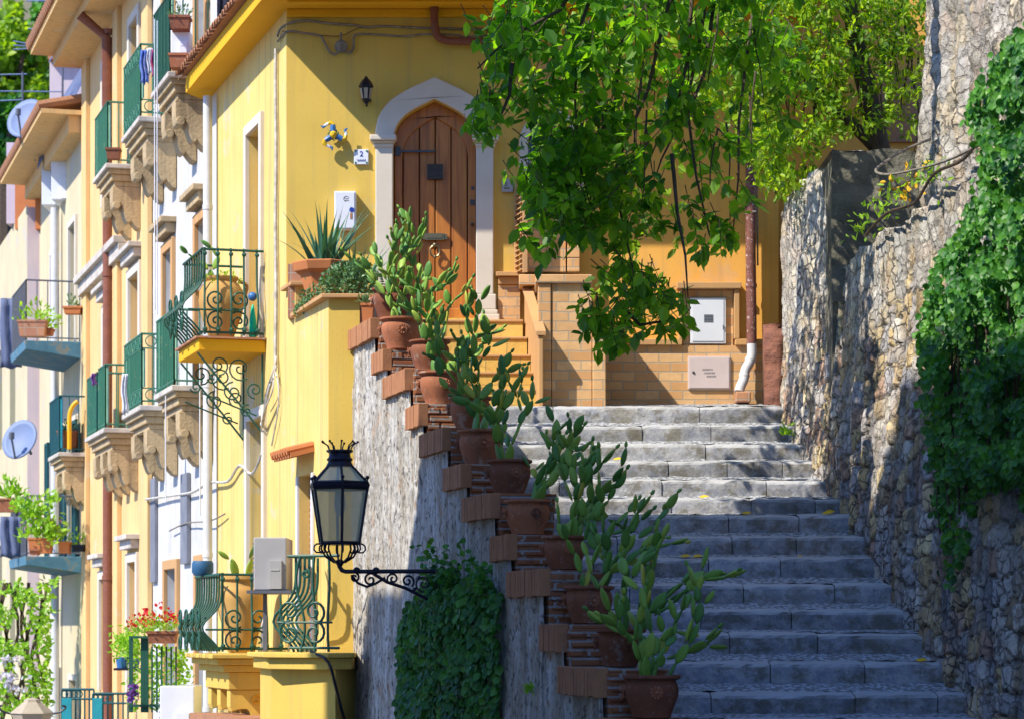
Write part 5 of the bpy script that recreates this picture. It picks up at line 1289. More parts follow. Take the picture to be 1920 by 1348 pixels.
e = Vector(W(WP(862), 0, 0)); wl = Vector((e.x-c.x, e.y-c.y, 0)); L = wl.length; wd_ = wl.normalized(); ab = Vector((c.x, c.y, zb-.235))
g = MB(); g.tube([Vector((c.x, c.y, zb-.16)), ab+Vector((0, 0, .03)), ab+wd_*.02, ab+wd_*.05-Vector((0, 0, .01)), ab+wd_*L], .020, 8)
for f in (.14, .30): g.ball(ab+wd_*L*f, .032, 8)
def arm(a, b): return ab+wd_*a+Vector((0, 0, b-.01))
g.tube([arm(.30, -.02), arm(.42, -.09), arm(.58, -.14), arm(.78, -.24), arm(L, -.42)], .016, 6)
g.tube([arm(.10, -.03), arm(.16, -.10), arm(.24, -.13), arm(.32, -.10), arm(.40, -.05)], .012, 5)
for (x, z, r0, aa, tn) in [(.13, -.05, .045, 0, 1.3), (.27, -.07, .06, 180, -1.4), (.47, -.06, .055, 90, 1.4), (.60, -.08, .06, 90, -1.4), (.74, -.10, .075, 90, 1.5), (.90, -.12, .08, 90, -1.5), (.90, -.26, .06, 0, 1.4), (1.0, -.20, .06, 200, 1.2)]:
    g.tube([arm(x+a, z+b) for a, b in spiral(0, 0, .01, r0, aa, tn, 20)], .010, 5)
for (x, z) in [(.66, -.15), (.70, -.05), (.83, -.19), (.86, -.05), (.95, -.3)]: g.ball(arm(x, z), .02, 6)
g.tube([arm(L-.01, .08), arm(L-.01, -.50)], .016, 6); g.build('scroll_arm', M['iron'], t, smooth=True)

# ================================================================ things on the front wall
Yw = 29
def wx(px, Y=Yw): return (px-960)/4800*Y
def wz(py, Y=Yw): return (1185-py)/4800*Y
cx = wx(688); t = thing('wall_lamp', (cx, 28.95, wz(200)), 'small black wall lantern with a pointed cap beside the door arch', 'lamp'); cc = (cx, 28.84, 0)
g = MB(); g.lathe([(.025, wz(200)), (.03, wz(197)), (.05, wz(194)), (.072, wz(171)), (.085, wz(170)), (.085, wz(169)), (.065, wz(162)), (.045, wz(157)), (.02, wz(153)), (.012, wz(150))], cc, 6); 
g.tube([(cx, 28.84, wz(200)+.0), (cx, 28.84, wz(202))], .01, 5); g.tube([(cx, 28.99, wz(192)), (cx, 28.93, wz(202)), (cx, 28.86, wz(199))], .012, 6); g.lathe([(.05, -.01), (.05, .01)], (cx, 28.99, wz(190)), 10)
g.build('lamp_body', M['black'], t)
g = MB()
for i in range(6):
    a, b = 2*PI*(i+.18)/6, 2*PI*(i+.82)/6; g.add([(cx+.050*math.cos(a), 28.84+.050*math.sin(a), wz(192)), (cx+.050*math.cos(b), 28.84+.050*math.sin(b), wz(192)), (cx+.0725*math.cos(b), 28.84+.0725*math.sin(b), wz(173)), (cx+.0725*math.cos(a), 28.84+.0725*math.sin(a), wz(173))], [(0,1,2,3)])
g.build('glass_panes', M['curtain'], t)
# three legged ceramic emblem
cx, cz = wx(626.5), wz(257); t = thing('ceramic_emblem', (cx, 28.95, cz), 'glazed three legged ceramic wall emblem with a yellow face, blue and yellow', 'wall ornament')
def emb(a, b, d=.09): return (cx+a, 29-d, cz+b)
g = MB(); q = MB(); s_ = MB()
for ang in (95, -25, 215):
    a = R(ang); d = Vector((math.cos(a), 0, math.sin(a))); n = Vector((-math.sin(a), 0, math.cos(a)))
    def lp(x, y, dd=.10): v = d*x+n*y; return (cx+v.x, 29-dd, cz+v.z)
    g.tube([lp(.04, 0), lp(.08, .0), lp(.115, -.004)], [.032, .034, .028], 8); q.tube([lp(.105, -.01), lp(.14, .02), lp(.13, .055)], [.028, .026, .018], 8)
    s_.tube([lp(.13, .05), lp(.115, .085), lp(.10, .10)], [.018, .014, .012], 7); g.tube([lp(.11, .08), lp(.095, .11), lp(.115, .135)], [.013, .016, .006], 7)
g.build('thigh', M['ceram_blue'], t, smooth=True); q.build('knee', M['ceram_yellow'], t, smooth=True); s_.build('shin', M['white_tile'], t, smooth=True)
g = MB(); g.ball(emb(0, 0, .12), .042, 12); g.ball(emb(0, -.008, .16), .012, 6); g.build('face', M['ceram_yellow'], t, smooth=True)
g = MB()
for i in range(10): a = 2*PI*i/10; g.tube([emb(.03*math.cos(a), .03*math.sin(a), .10), emb(.055*math.cos(a+.2), .055*math.sin(a+.2), .11), emb(.065*math.cos(a+.5), .065*math.sin(a+.5), .09)], [.013, .010, .006], 5)
for a in (-.014, .014): g.ball(emb(a, .012, .158), .006, 5)
g.build('hair', M['ceram_green'], t, smooth=True)
# house number tile
t = thing('number_tile', (wx(677), 28.99, wz(296)), 'white glazed house number tile reading 2 with blue lettering', 'house number')
g = MB(); g.box(wx(664), wx(691), 28.965, 28.998, wz(310), wz(282)); g.build('tile', M['white_tile'], t, bevel=.004)
text_mesh('2', .085, M['ink_blue'], t, (wx(678), 28.963, wz(291))); g = MB(); g.tube([(wx(669.5+q*1.6), 28.962, wz(305 if q % 2 else 300.5)) for q in range(11)], .0028, 4); g.build('blue_flourish', M['ink_blue'], t)
g = MB(); 
for x, z in ((667, 285), (688, 285), (667, 307), (688, 307)): g.ball((wx(x), 28.963, wz(z)), .012, 6)
g.build('corner_flowers', M['ceram_green'], t)
# meter box
t = thing('meter_box', (wx(648), 28.9, wz(432)), 'white upright utility meter box mounted on the yellow wall above the agave', 'box')
g = MB(); g.box(wx(628.5), wx(668.5), 28.86, 28.998, wz(434), wz(363)); g.build('casing', M['white_metal'], t, bevel=.008)
g = MB(); g.box(wx(631), wx(666), 28.853, 28.858, wz(432), wz(366)); DO = g.build('lid', M['white_metal'], t, bevel=.003)
g = MB(); g.tube([(wx(651)+.03*math.cos(a*.45+.5), 28.852, wz(378)+.03*math.sin(a*.45+.5)) for a in range(10)], .003, 4); g.tube([(wx(647), 28.852, wz(376)), (wx(650), 28.852, wz(378)), (wx(655), 28.852, wz(377.5))], .003, 4); g.tube([(wx(648), 28.852, wz(381)), (wx(656), 28.852, wz(381.5))], .003, 4); g.build('round_mark', M['ink_dark'], DO)
g = MB(); g.lathe([(.028, 0), (.028, .012)], (0, 0, 0), 16); g.v = [(wx(661)+x, 28.86-z, wz(398)+y) for x, y, z in g.v]; g.build('warning_disc', M['ink_blue'], DO)
g = MB(); g.box(wx(658), wx(662), 28.848, 28.852, wz(415), wz(404)); g.build('sticker', M['tile_red'], DO)
# intercom
t = thing('intercom', (wx(951), 28.97, wz(362)), 'small grey steel intercom plate to the right of the door', 'intercom')
g = MB(); g.box(wx(941), wx(962), 28.965, 28.998, wz(362), wz(338)); g.build('plate', M['grey_plastic'], t, bevel=.004)
g = MB(); 
for r_ in range(3): g.box(wx(945), wx(951), 28.962, 28.964, wz(344+r_*3), wz(343+r_*3))
g.build('speaker_grille', M['ink_dark'], t); g = MB(); g.box(wx(945), wx(955), 28.960, 28.964, wz(356), wz(353.5)); g.build('name_strip', M['brass'], t)
# utility cabinets
t = thing('meter_cabinet', (wx(1327), 28.9, wz(646)), 'upper white metal utility cabinet with a small grey vent in the brick surround', 'cabinet')
g = MB(); g.box(wx(1293.5), wx(1360), 28.92, 28.96, wz(646), wz(561)); g.build('casing', M['white_metal'], t, bevel=.006)
g = MB(); g.box(wx(1297), wx(1356), 28.912, 28.918, wz(642), wz(565)); DO = g.build('door', M['white_metal'], t, bevel=.003)
g = MB(); 
for r_ in range(5): g.box(wx(1319), wx(1336), 28.908, 28.911, wz(606.5-r_*3), wz(604.5-r_*3))
g.build('vent', M['grey_iron'], DO); g = MB(); g.box(wx(1354), wx(1356), 28.905, 28.912, wz(620), wz(612)); g.build('handle', M['grey_iron'], DO)
t = thing('gas_cabinet', (wx(1328), 28.9, wz(732)), 'lower pinkish white utility cabinet with three lines of faded print', 'cabinet')
g = MB(); g.box(wx(1289), wx(1368), 28.90, 28.945, wz(731), wz(670)); g.build('casing', surf('chalky_pink_white_enamel', (.62, .52, .50), (.56, .46, .44), 3, .5, .05, 40, .002), t, bevel=.006)
g = MB(); g.box(wx(1291.5), wx(1365.5), 28.893, 28.899, wz(729), wz(672.5)); DO = g.build('door', bpy.data.materials['chalky_pink_white_enamel'], t, bevel=.003)
g = MB(); g.ball((wx(1299), 28.893, wz(700)), .016, 8); g.build('lock', M['ink_dark'], DO)
g = MB(); rr_ = random.Random(8)
for r_, (xa, xb) in enumerate(((1316, 1334), (1319, 1338), (1324, 1342))):
    x = xa
    while x < xb:
        z = 694.5+r_*6.3; g.tube([(wx(x), 28.892, wz(z+1.6)), (wx(x+rr_.uniform(-.3, .9)), 28.892, wz(z-1.6)), (wx(x+1), 28.892, wz(z+rr_.uniform(-1, 1)))], .0032, 4); x += rr_.uniform(1.5, 2.6)
g.build('faded_print', M['ink_faint'], DO)

# ================================================================ cables, conduits, drainpipes
def tubething(name, label, cat, pts, r, mat, n=6, extra=None):
    P = [Vector(p) for p in pts]; g = MB(); g.tube(P, r, n)
    if extra: extra(g)
    return tag(g.build(name, mat, None, smooth=True, loc=P[-1]), label, cat)
def sm(pts, n=5):
    P = [Vector(p) for p in pts]; out = []
    for i in range(len(P)-1):
        a, b, c_, d = P[max(i-1, 0)], P[i], P[i+1], P[min(i+2, len(P)-1)]
        for k in range(n):
            t_ = k/n; out.append(.5*((2*b)+(c_-a)*t_+(2*a-5*b+4*c_-d)*t_*t_+(3*b-a-3*c_+d)*t_**3))
    return out+[P[-1]]
def wp(px, py, d=.03, Y=29): return ((px-960)/4800*Y, Y-d, (1185-py)/4800*Y)
tubething('roof_cable', 'uppermost bundled cable strung under the eave of the yellow house', 'cable', sm([F(.35, .03, wz(56)), F(.1, .04, wz(50)), wp(552, 43), wp(580, 41), wp(620, 46), wp(665, 49), wp(690, 53), wp(715, 51), wp(760, 53), wp(820, 55), wp(900, 57), wp(1000, 58)], 4), .014, M['cable'])
tubething('roof_cable', 'lower bundled cable looping down to the round junction box', 'cable', sm([F(.35, .03, wz(66)), wp(540, 61), wp(570, 64), wp(600, 69), wp(608, 80), wp(618, 98), wp(628, 104), wp(640, 96), wp(655, 101), wp(663, 92), wp(664, 72), wp(672, 66), wp(710, 67), wp(760, 70), wp(800, 66), wp(860, 68), wp(872, 71), wp(960, 66)], 4), .013, M['cable'])
tubething('wall_wire', 'thin twisted wire running along the shaded yellow wall', 'cable', sm([wp(528, 60), wp(600, 68), wp(640, 69), wp(672, 55), wp(700, 52)], 4), .004, M['iron'])
c0 = Vector(wp(640, 89, .05)); g = MB(); g.lathe([(.06, 0), (.075, .02), (.07, .04), (.02, .05)], (0, 0, 0), 14); g.v = [(c0.x+x, c0.y+.04-z, c0.z+y) for x, y, z in g.v]; g.tube([c0+Vector((0, 0, .06)), c0+Vector((0, 0, .15))], .015, 6)
tag(g.build('junction_box', M['cable'], None, smooth=True, loc=c0), 'round brown junction box hanging below the eave cables', 'junction box')
co = [F(.42+.02*math.sin(i*1.3), .035, ZT-.35-i*.33) for i in range(12)]
tubething('wall_conduit', 'chipped white conduit running down the corner of the yellow side wall', 'conduit', co, .024, M['cable_white'])
x0, y0 = .42, ZT-.35-11*.33
tubething('cable_tangle', 'tangle of loose white cables beside the upper yellow balcony', 'cable', sm([F(.42, .03, y0), F(.40, .08, y0-.15), F(.44, .12, y0-.3), F(.7, .1, y0-.45), F(1.1, .06, y0-.62), F(1.2, .05, y0-.6)], 5), .02, M['cable_white'],
    extra=lambda g: [g.tube(sm(q), .010, 5) for q in ([F(.42, .03, y0+.1), F(.3, .1, y0-.1), F(.5, .12, y0-.25), F(.9, .08, y0-.4)], [F(.42, .05, y0-.05), F(.25, .04, y0-.25), F(.3, .04, y0-.55), F(.7, .03, y0-.9)], [F(.46, .05, y0), F(.3, .1, y0-.3), F(.8, .1, y0-.5), F(1.15, .06, y0-.7)])])
zz = 1.85
tubething('street_cable', 'white bundled cable running along the facades below the balconies', 'cable', sm([F(1.2, .05, 2.1), F(1.8, .05, 1.9), F(2.6, .05, 2.05), F(3.4, .05, 1.9), F(4.6, .08, 1.95), F(6, .06, 1.9), F(8, .06, 1.95), F(10, .1, 2.0)], 4), .018, M['cable_white'])
tubething('street_cable', 'thin dark cable stretched low along the white house', 'cable', sm([F(3.6, .05, 1.5), F(4.6, .08, 1.45), F(6.5, .06, 1.5), F(8, .06, 1.45)], 4), .010, M['cable'])
tubething('black_cable', 'black cable slanting down the yellow bay towards the lower wall', 'cable', sm([(-2.05, 26.08, -.2), (-1.86, 25.9, -.30), (-1.78, 26.0, -.6), (-1.70, 26.3, -.95), (-1.62, 26.45, -.98), (-1.2, 25.2, -1.02), (-.9, 24.3, -1.1)], 4), .016, M['black'])
g = MB(); 
pts = sm([wp(815, 22, .12), wp(815, 40, .12), wp(817, 60, .12), wp(824, 76, .12), wp(842, 82, .12), wp(870, 83, .12), wp(900, 84, .12), wp(930, 86, .12)], 4)
tubething('gutter_outlet', 'dark brown bent gutter pipe under the eave above the door', 'drainpipe', pts, .045, M['pipe_brown'], 12, extra=lambda g: [g.lathe([(.052, -.02), (.052, .02)], (pts[0].x, pts[0].y, pts[0].z+.0), 12), g.tube([wp(862, 90, .12), wp(862, 78, .02)], .01, 5)])
q = [wp(1405, 100, .16), wp(1405, 470, .16), wp(1407, 648, .16)]
t = thing('drainpipe', wp(1405, 740, .16), 'rusty brown drainpipe with a bent white foot on the right of the house front', 'drainpipe')
g = MB(); g.tube([Vector(a)+Vector((0, 0, 0)) for a in q], .058, 14); 
for py in (404, 540): g.lathe([(.064, -.02), (.064, .02)], wp(1405+(py-400)*.008, py, .16), 14)
g.build('pipe', M['pipe_rust'], t, smooth=True)
g = MB(); g.box(wx(1396), wx(1414), 28.78, 28.998, wz(404), wz(402)); g.build('bracket', M['grey_plastic'], t)
g = MB(); g.tube(sm([wp(1407, 646, .16), wp(1407, 668, .17), wp(1402, 684, .19), wp(1394, 698, .22), wp(1391, 715, .24), wp(1385, 728, .27), wp(1381, 740, .3)], 4), .056, 14)
for a in ((1404, 678, .18), (1392, 708, .23)): g.ball(wp(*a), .062, 12)
g.build('elbow', M['pipe_white'], t, smooth=True)
t = thing('stone_block', wp(1388, 757, .35), 'small pinkish stone block under the foot of the drainpipe', 'block'); g = MB(); g.box(wx(1374), wx(1402), 28.6, 28.88, wz(760), wz(740)); g.build('block', M['tile_pink'], t, bevel=.015)
tubething('wall_conduit', 'thin dark conduit running beside the rusty drainpipe', 'conduit', [wp(1418, 280, .05), wp(1419, 420, .05), wp(1420, 500, .05)], .012, M['cable'])
t = thing('drainpipe', F(4.55, .12, -3.3), 'long white drainpipe between the yellow and white houses', 'drainpipe')
g = MB(); g.tube([F(4.42, .13, ZT-.1), F(4.42, .13, 2), F(4.42, .13, -3.3)], .06, 12)
for z in (5.5, 3.2, 1, -1): g.lathe([(.068, -.03), (.068, .03)], F(4.42, .13, z), 12)
g.build('pipe', M['pipe_white'], t, smooth=True)
t = thing('drainpipe', F(13.0, .15, -3.3), 'long red brown drainpipe down the peach house', 'drainpipe')
g = MB(); g.tube([F(13.9, .6, 10.15), F(13.9, .16, 9.8), F(13.9, .14, 6), F(13.9, .14, 1), F(13.9, .14, -3.3)], .085, 12)
for z in (9.9, 5.9, .9): g.lathe([(.1, -.04), (.1, .04)], F(13.9, .14, z), 12)
g.build('pipe', M['pipe_brown'], t, smooth=True)
t = thing('drainpipe', F(18.4, .15, -3.3), 'white drainpipe on the cream house past the peach one', 'drainpipe')
g = MB(); g.tube([F(22.6-1.1, .14, 8.2), F(21.5, .14, 2), F(21.5, .14, -3.3)], .08, 10); g.build('pipe', M['pipe_white'], t, smooth=True)
for i, (u, z1, z0, v) in enumerate([(5.7, 8.2, 4.3, .62), (5.35, 8.1, 4.2, .64), (4.9, 3.1, 1.7, .6), (4.3, 3.6, 1.5, .25)]):
    tubething('rope', ['pale cord hanging from the topmost stone balcony, farther one', 'pale cord hanging from the topmost stone balcony, nearer one', 'pale cord hanging in front of the lower stone bracket', 'pale cord hanging beside the white drainpipe'][i], 'rope', [F(u, v, z1), F(u+.01, v, (z0+z1)/2), F(u, v, z0)], .008, M['cloth_white'], 4)
# hose and dead branch on the retaining wall
hp = sm([PX(1745, 262, 23.9), PX(1700, 280, 23.6), PX(1655, 308, 23.2), PX(1642, 322, 22.8), PX(1665, 328, 22.2), PX(1720, 318, 21.2), PX(1780, 300, 20.4), PX(1830, 276, 19.9), PX(1870, 255, 19.6)], 5)
tubething('garden_hose', 'loop of dark hose lying over the stone wall top at right', 'hose', hp, .012, M['cable'])
tubething('dead_vine', 'thin dead vine stem lying along the broken wall top', 'vine', sm([(XR(23.2)-.05, 23.2, 3.60), (XR(22.4)-.06, 22.4, 3.66), (XR(21.6)-.02, 21.6, 3.62), (XR(20.8)-.07, 20.8, 3.72), (XR(20)-.04, 20, 3.70), (XR(19.2)-.06, 19.2, 3.85)], 4), .014, M['bark'])
t = thing('wall_weeds', PX(1690, 370, 22), 'dry yellow and green weeds growing on top of the broken wall', 'weeds')
P, D, NN, LL = [], [], [], []
for (px, py, Y, n) in [(1700, 352, 21.8, 22), (1680, 365, 22.2, 26), (1615, 428, 23.6, 30), (1745, 330, 21, 40), (1650, 395, 22.8, 40)]:
    for _ in range(n): P.append(np.array(PX(px, py, Y))+RNG.normal(size=3)*.07); D.append(rv()+np.array((0, 0, .7))); NN.append(rv()); LL.append(.07)
leaf_mesh(P, D, NN, LL, .35, 'foliage', M['leaf_lime'], t)
P, D, NN, LL = [], [], [], []
for _ in range(35): P.append(np.array(PX(1700, 345, 21.8))+RNG.normal(size=3)*.08); D.append(rv()+np.array((0, 0, .5))); NN.append(rv()); LL.append(.06)
leaf_mesh(P, D, NN, LL, .5, 'dry_leaves', M['yellow_leaf'], t)
t = thing('wall_weed', PX(1474, 815, 26.5), 'small green weed rooted between the top steps and the stone pier', 'weed'); bush(t, 'foliage', M['leaf_lime'], PX(1474, 815, 26.4), .07, .14, 60, .05, .5)
t = thing('wall_weed', PX(1000, 1300, 19.5), 'tiny green weed sprouting from the parapet plaster', 'weed'); p_ = W(WP(1000), .03, (1185-1300)/4800*W(WP(1000), 0, 0)[1]); bush(t, 'foliage', M['leaf_lime'], p_, .05, .08, 50, .04, .5)
# fallen leaves
FL = [(1158, 867, 3, 'on the fourth sunlit step'), (1550, 998, 6, 'in a clump at the right of the shaded step'), (1400, 1009, 6, 'on the first shaded nosing near the middle'), (1285, 1093, 8, 'pale curled one left on the shaded steps'), (1308, 1100, 8, 'beside the pale curled one'),
      (1505, 1089, 8, 'tiny one on the pebbles'), (1728, 1296, 12, 'lying at the right end of a low step'), (1612, 998, 6, 'tiny one by the stone wall'), (1320, 967, 5, 'on the edge of the shade line')]
for (px, py, i, d) in FL:
    Y = YS(i)+.07; z = ZS(i)+.022; x = (px-960)/4800*Y; P_, D_, N_, L_ = [], [], [], []
    for q in range(3 if 'clump' in d else 1): P_.append((x+q*.03-.05, Y+q*.02, z+.012*q+.004)); D_.append((1, -.4+q*.5, .25)); N_.append((0, -.55, 1)); L_.append(.10 if 'tiny' not in d else .05)
    o = leaf_mesh(P_, D_, N_, L_, .6, 'fallen_leaf', M['yellow_leaf'], None, loc=(x, Y, z)); tag(o, 'yellow fallen leaf '+d, 'leaf', 'yellow leaves fallen on the steps')

# ================================================================ pots, jars and machines on the balconies
def amphora(loc, H_, label, s=1.0, prof=None, pf=1):
    t = thing('amphora', loc, label, 'jar')
    P = prof or [(.12, 0), (.15, .02), (.19, .15), (.26, .38), (.30, .58), (.29, .74), (.23, .86), (.19, .90), (.22, .94), (.22, .97), (.17, .98)]
    g = MB(); g.lathe([(r*s, z*H_) for r, z in P], loc, 28); g.build('jar_body', M['amphora'], t, smooth=True)
    g = MB()
    for a in (.6, 3.74):
        d = Vector((math.cos(a), math.sin(a)*.4, 0)).normalized(); b = Vector(loc)
        g.tube(sm([b+d*.22*s+Vector((0, 0, .92*H_)), b+d*.33*s+Vector((0, 0, .86*H_)), b+d*.30*s+Vector((0, 0, .68*H_))]), .022, 6)
    if pf: g.build('handle', M['amphora'], t, smooth=True)
    return t
la = F(1.75, .43, 3.47); t = amphora(la, .78, 'fat aged clay amphora on the upper yellow balcony', .93)
pc = thing('balcony_plant', Vector(la)+Vector((0, 0, .66)), 'low green sprigs growing from the amphora on the upper balcony', 'plant'); bush(pc, 'foliage', M['leaf_lime'], Vector(la)+Vector((0, 0, .66)), .24, .16, 140, .06, .4)
g = MB(); rnd = random.Random(2); grow(g, Vector(la)+Vector((-.12, 0, .66)), Vector((-.05, 0, 1)), 3, rnd, .17); g.build('pads', M['cactus'], pc, smooth='all')
la = F(.35, .45, -.235); t = amphora(la, .88, 'tall tapering clay amphora on the lower balcony behind curled ironwork', .98, [(.14, 0), (.16, .02), (.19, .2), (.25, .45), (.30, .68), (.29, .78), (.26, .84), (.24, .87), (.24, .93), (.27, .95), (.27, .99), (.22, 1.0)], 0)
pc = thing('prickly_pear', Vector(la)+Vector((0, 0, .85)), 'two thin cactus stems rising from the lower balcony amphora', 'cactus'); g = MB(); rnd = random.Random(5)
grow(g, Vector(la)+Vector((-.05, 0, .84)), Vector((-.25, 0, 1)), 1, rnd, .22); grow(g, Vector(la)+Vector((.06, 0, .84)), Vector((.25, 0, 1)), 1, rnd, .22); g.build('pads', M['cactus'], pc, smooth='all')
t = thing('blue_basket', F(1.1, .86, .64), 'round dark blue woven basket pot on the lower balcony rail', 'pot')
g = MB(); g.lathe([(.10, 0), (.125, .04), (.125, .14), (.11, .17), (.09, .15), (.09, .03)], F(.9, .80, .655), 20); g.build('basket', M['blue_pot'], t, smooth=True)
t = thing('turquoise_bottle', F(1.25, .12, 3.47), 'turquoise plastic bottle leaning by the wall on the upper balcony', 'bottle'); g = MB(); g.lathe([(.04, 0), (.045, .02), (.04, .2), (.02, .34), (.012, .38), (.001, .39)], F(1.28, .14, 3.47), 12); g.build('bottle_body', M['green_bottle'], t, smooth=True)
g = MB(); bl = F(1.5, .1, 3.98); g.ball(bl, .055, 12); tag(g.build('blue_float', M['ceram_blue'], None, smooth=True, loc=bl), 'small blue ball hanging by the upper balcony door', 'ball')
def ac(corner, dx, dy, dz, label, mat, par=None, yaw=0):
    t = thing('air_conditioner', corner, label, 'air conditioner'); x, y, z = corner
    g = MB(); g.box(x, x+dx, y, y+dy, z, z+dz); g.build('casing', mat, t, bevel=.012)
    g = MB(); g.box(x+dx*.48, x+dx*.86, y-.05, y-.001, z+dz*.02, z+dz*.56); g.box(x+dx*.53, x+dx*.80, y-.055, y-.05, z+dz*.36, z+dz*.40); g.build('valve_cover', mat, t, bevel=.006)
    g = MB(); 
    for i in range(9): g.box(x-.012, x-.001, y+.03, y+dy-.03, z+.08+i*dz*.09, z+.10+i*dz*.09)
    g.build('side_grille', M['grey_iron'], t); return t
a = PX(472, 1106, 27.2); ac((a.x+.02, 27.2, a.z), .35, .75, .56, 'grey outdoor air conditioner unit standing behind the curled balcony railing', M['grey_plastic'])
t = thing('ac_shelf', (a.x, 27.2, a.z-.05), 'thin steel shelf carrying the grey air conditioner', 'shelf'); g = MB(); g.box(a.x-.05, a.x+.42, 27.15, 28, a.z-.035, a.z-.003); g.box(a.x+.1, a.x+.14, 27.4, 27.44, -.2, a.z-.036); g.build('shelf_board', M['grey_iron'], t)
a = PX(300, 1400, 31.5); ac((a.x, 31.5, a.z), .42, .8, .75, 'white air conditioner unit in shade at the bottom left', M['white_metal'])
a = PX(320, 106, 33.4); ac((a.x, 33.4, a.z), .25, .3, .34, 'white boxed heater unit on the topmost balcony between two terracotta pots', M['white_metal'])
for i, (px, py, Y, dx) in enumerate([(78, 385, 50, .55), (96, 375, 49, .4)]):
    a = PX(px, py, Y); ac((a.x, Y, a.z), dx, 1.0, .75, ['white air conditioner under the cream house eave, left of its pair', 'white air conditioner under the cream house eave, right of its pair'][i], M['white_metal'])
t = thing('pinkish_slab', (-3.2, 27, -.9), 'pinkish brown canopy slab at the bottom edge beneath the moulded balcony', 'canopy'); g = MB(); 
pa, pb = F(.9, 0, -.93), F(-1.3, 0, -.93); pc_, pd = F(-1.3, .8, -.93), F(.9, .95, -.93); g.prism([p[:2] for p in (pa, pb, pc_, pd)], -1.0, -.93, 'xy'); g.build('slab', M['tile_red'], t)
def rectpot(loc, dx, dy, h, name, label, mat, plant=None, pr=(.2, .15, 120, .06), petals=None, pl=None):
    t = thing(name, loc, label, 'pot'); x, y, z = loc; g = MB()
    g.add([(x-dx*.43, y-dy*.43, z), (x+dx*.43, y-dy*.43, z), (x+dx*.43, y+dy*.43, z), (x-dx*.43, y+dy*.43, z), (x-dx/2, y-dy/2, z+h), (x+dx/2, y-dy/2, z+h), (x+dx/2, y+dy/2, z+h), (x-dx/2, y+dy/2, z+h)], [(0,3,2,1),(0,1,5,4),(1,2,6,5),(2,3,7,6),(3,0,4,7),(4,5,6,7)])
    g.box(x-dx/2-.01, x+dx/2+.01, y-dy/2-.01, y+dy/2+.01, z+h-.03, z+h+.003); g.build('pot_body', mat, t)
    if plant: bush(t, 'foliage', plant, (x, y, z+h), pr[0], pr[1], pr[2], pr[3], .4)
    if petals: P_, D_, N_, L_ = potted((x, y, z+h+.06), pr[0]*1.0, pr[1]*1.1, 90, .05, .8); P_ = [p+np.array((0, 0, .03)) for p in P_]; leaf_mesh(P_, D_, N_, L_, .9, 'flowers', petals, t)
    return t
def rp(px, py, Y): return tuple(PX(px, py, Y))
rectpot(rp(338, 58, 33.3), .26, .26, .17, 'flower_pot', 'terracotta pot of reddish plants above the white heater on the topmost balcony', M['terra'], M['leaf_grey'], (.18, .2, 90, .06))
rectpot(rp(336, 130, 33.2), .24, .24, .18, 'flower_pot', 'terracotta pot on the floor of the topmost balcony', M['terra'])
rectpot(rp(213, 300, 38.6), .20, .2, .16, 'flower_pot', 'small terracotta pot on the highest peach house balcony', M['terra'])
rectpot(rp(128, 840, 46), .35, .3, .3, 'flower_pot', 'brown pot behind the yellow hose on the teal balcony', M['terra'], M['leaf_grey'], (.2, .25, 70, .07))
rectpot(rp(137, 590, 46), .32, .25, .13, 'rail_planter', 'orange bowl planter hung on the upper blue balcony rail', M['terra_orange'], M['leaf_grey'], (.12, .2, 40, .08))
rectpot(rp(62, 632, 45.6), .5, .3, .28, 'flower_pot', 'pale pink trough on the upper blue balcony', M['tile_pink'], M['leaf_lime'], (.4, .35, 90, .11))
rectpot(rp(84, 630, 45.8), .3, .3, .12, 'flower_pot', 'low pot of yellow green sprigs on the upper blue balcony', M['terra'], M['leaf_lime'], (.3, .45, 80, .11))
for (px, py, dx, h, lb, mt, pt, pr) in [(77, 1037, .42, .27, 'long orange trough of lime green leaves and pink blossom on the lower blue balcony', M['terra_orange'], M['petal_pink'], (.45, .3, 150, .12)), (122, 1037, .2, .2, 'small round orange pot in the middle of the lower blue balcony', M['terra_orange'], None, (.12, .35, 50, .09)),
    (148, 1034, .2, .12, 'small black pot at the right end of the lower blue balcony', M['black'], None, (.1, .3, 30, .09)), (66, 1040, .16, .1, 'tiny orange pot at the foot of the lower blue balcony rail', M['terra'], None, (.05, .05, 6, .03))]:
    rectpot(rp(px, py, 45.6), dx, .28, h, 'flower_pot', lb, mt, M['leaf_lime'], pr, pt)
t = thing('leafy_shrub', rp(75, 1010, 45.5), 'tall lime green shrub growing out of the lower blue balcony', 'plant')
P, D, NN, LL = [], [], [], []
for (px, py, rx, ry, n) in [(60, 960, 26, 22, 130), (80, 985, 30, 26, 170), (35, 950, 14, 16, 50), (95, 940, 12, 20, 50), (100, 1010, 14, 16, 40)]:
    for _ in range(n): P.append(np.array(PX(px+rnd.gauss(0, rx*.5), py+rnd.gauss(0, ry*.5), 45.5+rnd.uniform(-.3, .3)))); D.append(rv()+np.array((0, 0, .6))); NN.append(rv()+np.array((-.5, -.5, .6))); LL.append(.13)
leaf_mesh(P, D, NN, LL, .5, 'foliage', M['leaf_lime'], t)
rectpot(rp(20, 960, 48), .62, .3, .25, 'rail_planter', 'tilted terracotta rail planter with a lime leafed plant at the left edge', M['terra'], M['leaf_lime'], (.3, .4, 120, .14))
rectpot(rp(305, 1206, 31.6), .36, .25, .15, 'window_box', 'terracotta window box full of red geraniums on a green rail', M['terra'], M['leaf_lime'], (.32, .26, 330, .05), M['petal_red'])
t = thing('red_geranium', rp(270, 1175, 32.3), 'second clump of red geraniums spilling left of the window box', 'plant'); cgr = PX(268, 1188, 32.3); bush(t, 'foliage', M['leaf_lime'], cgr, .24, .22, 260, .05, .4)
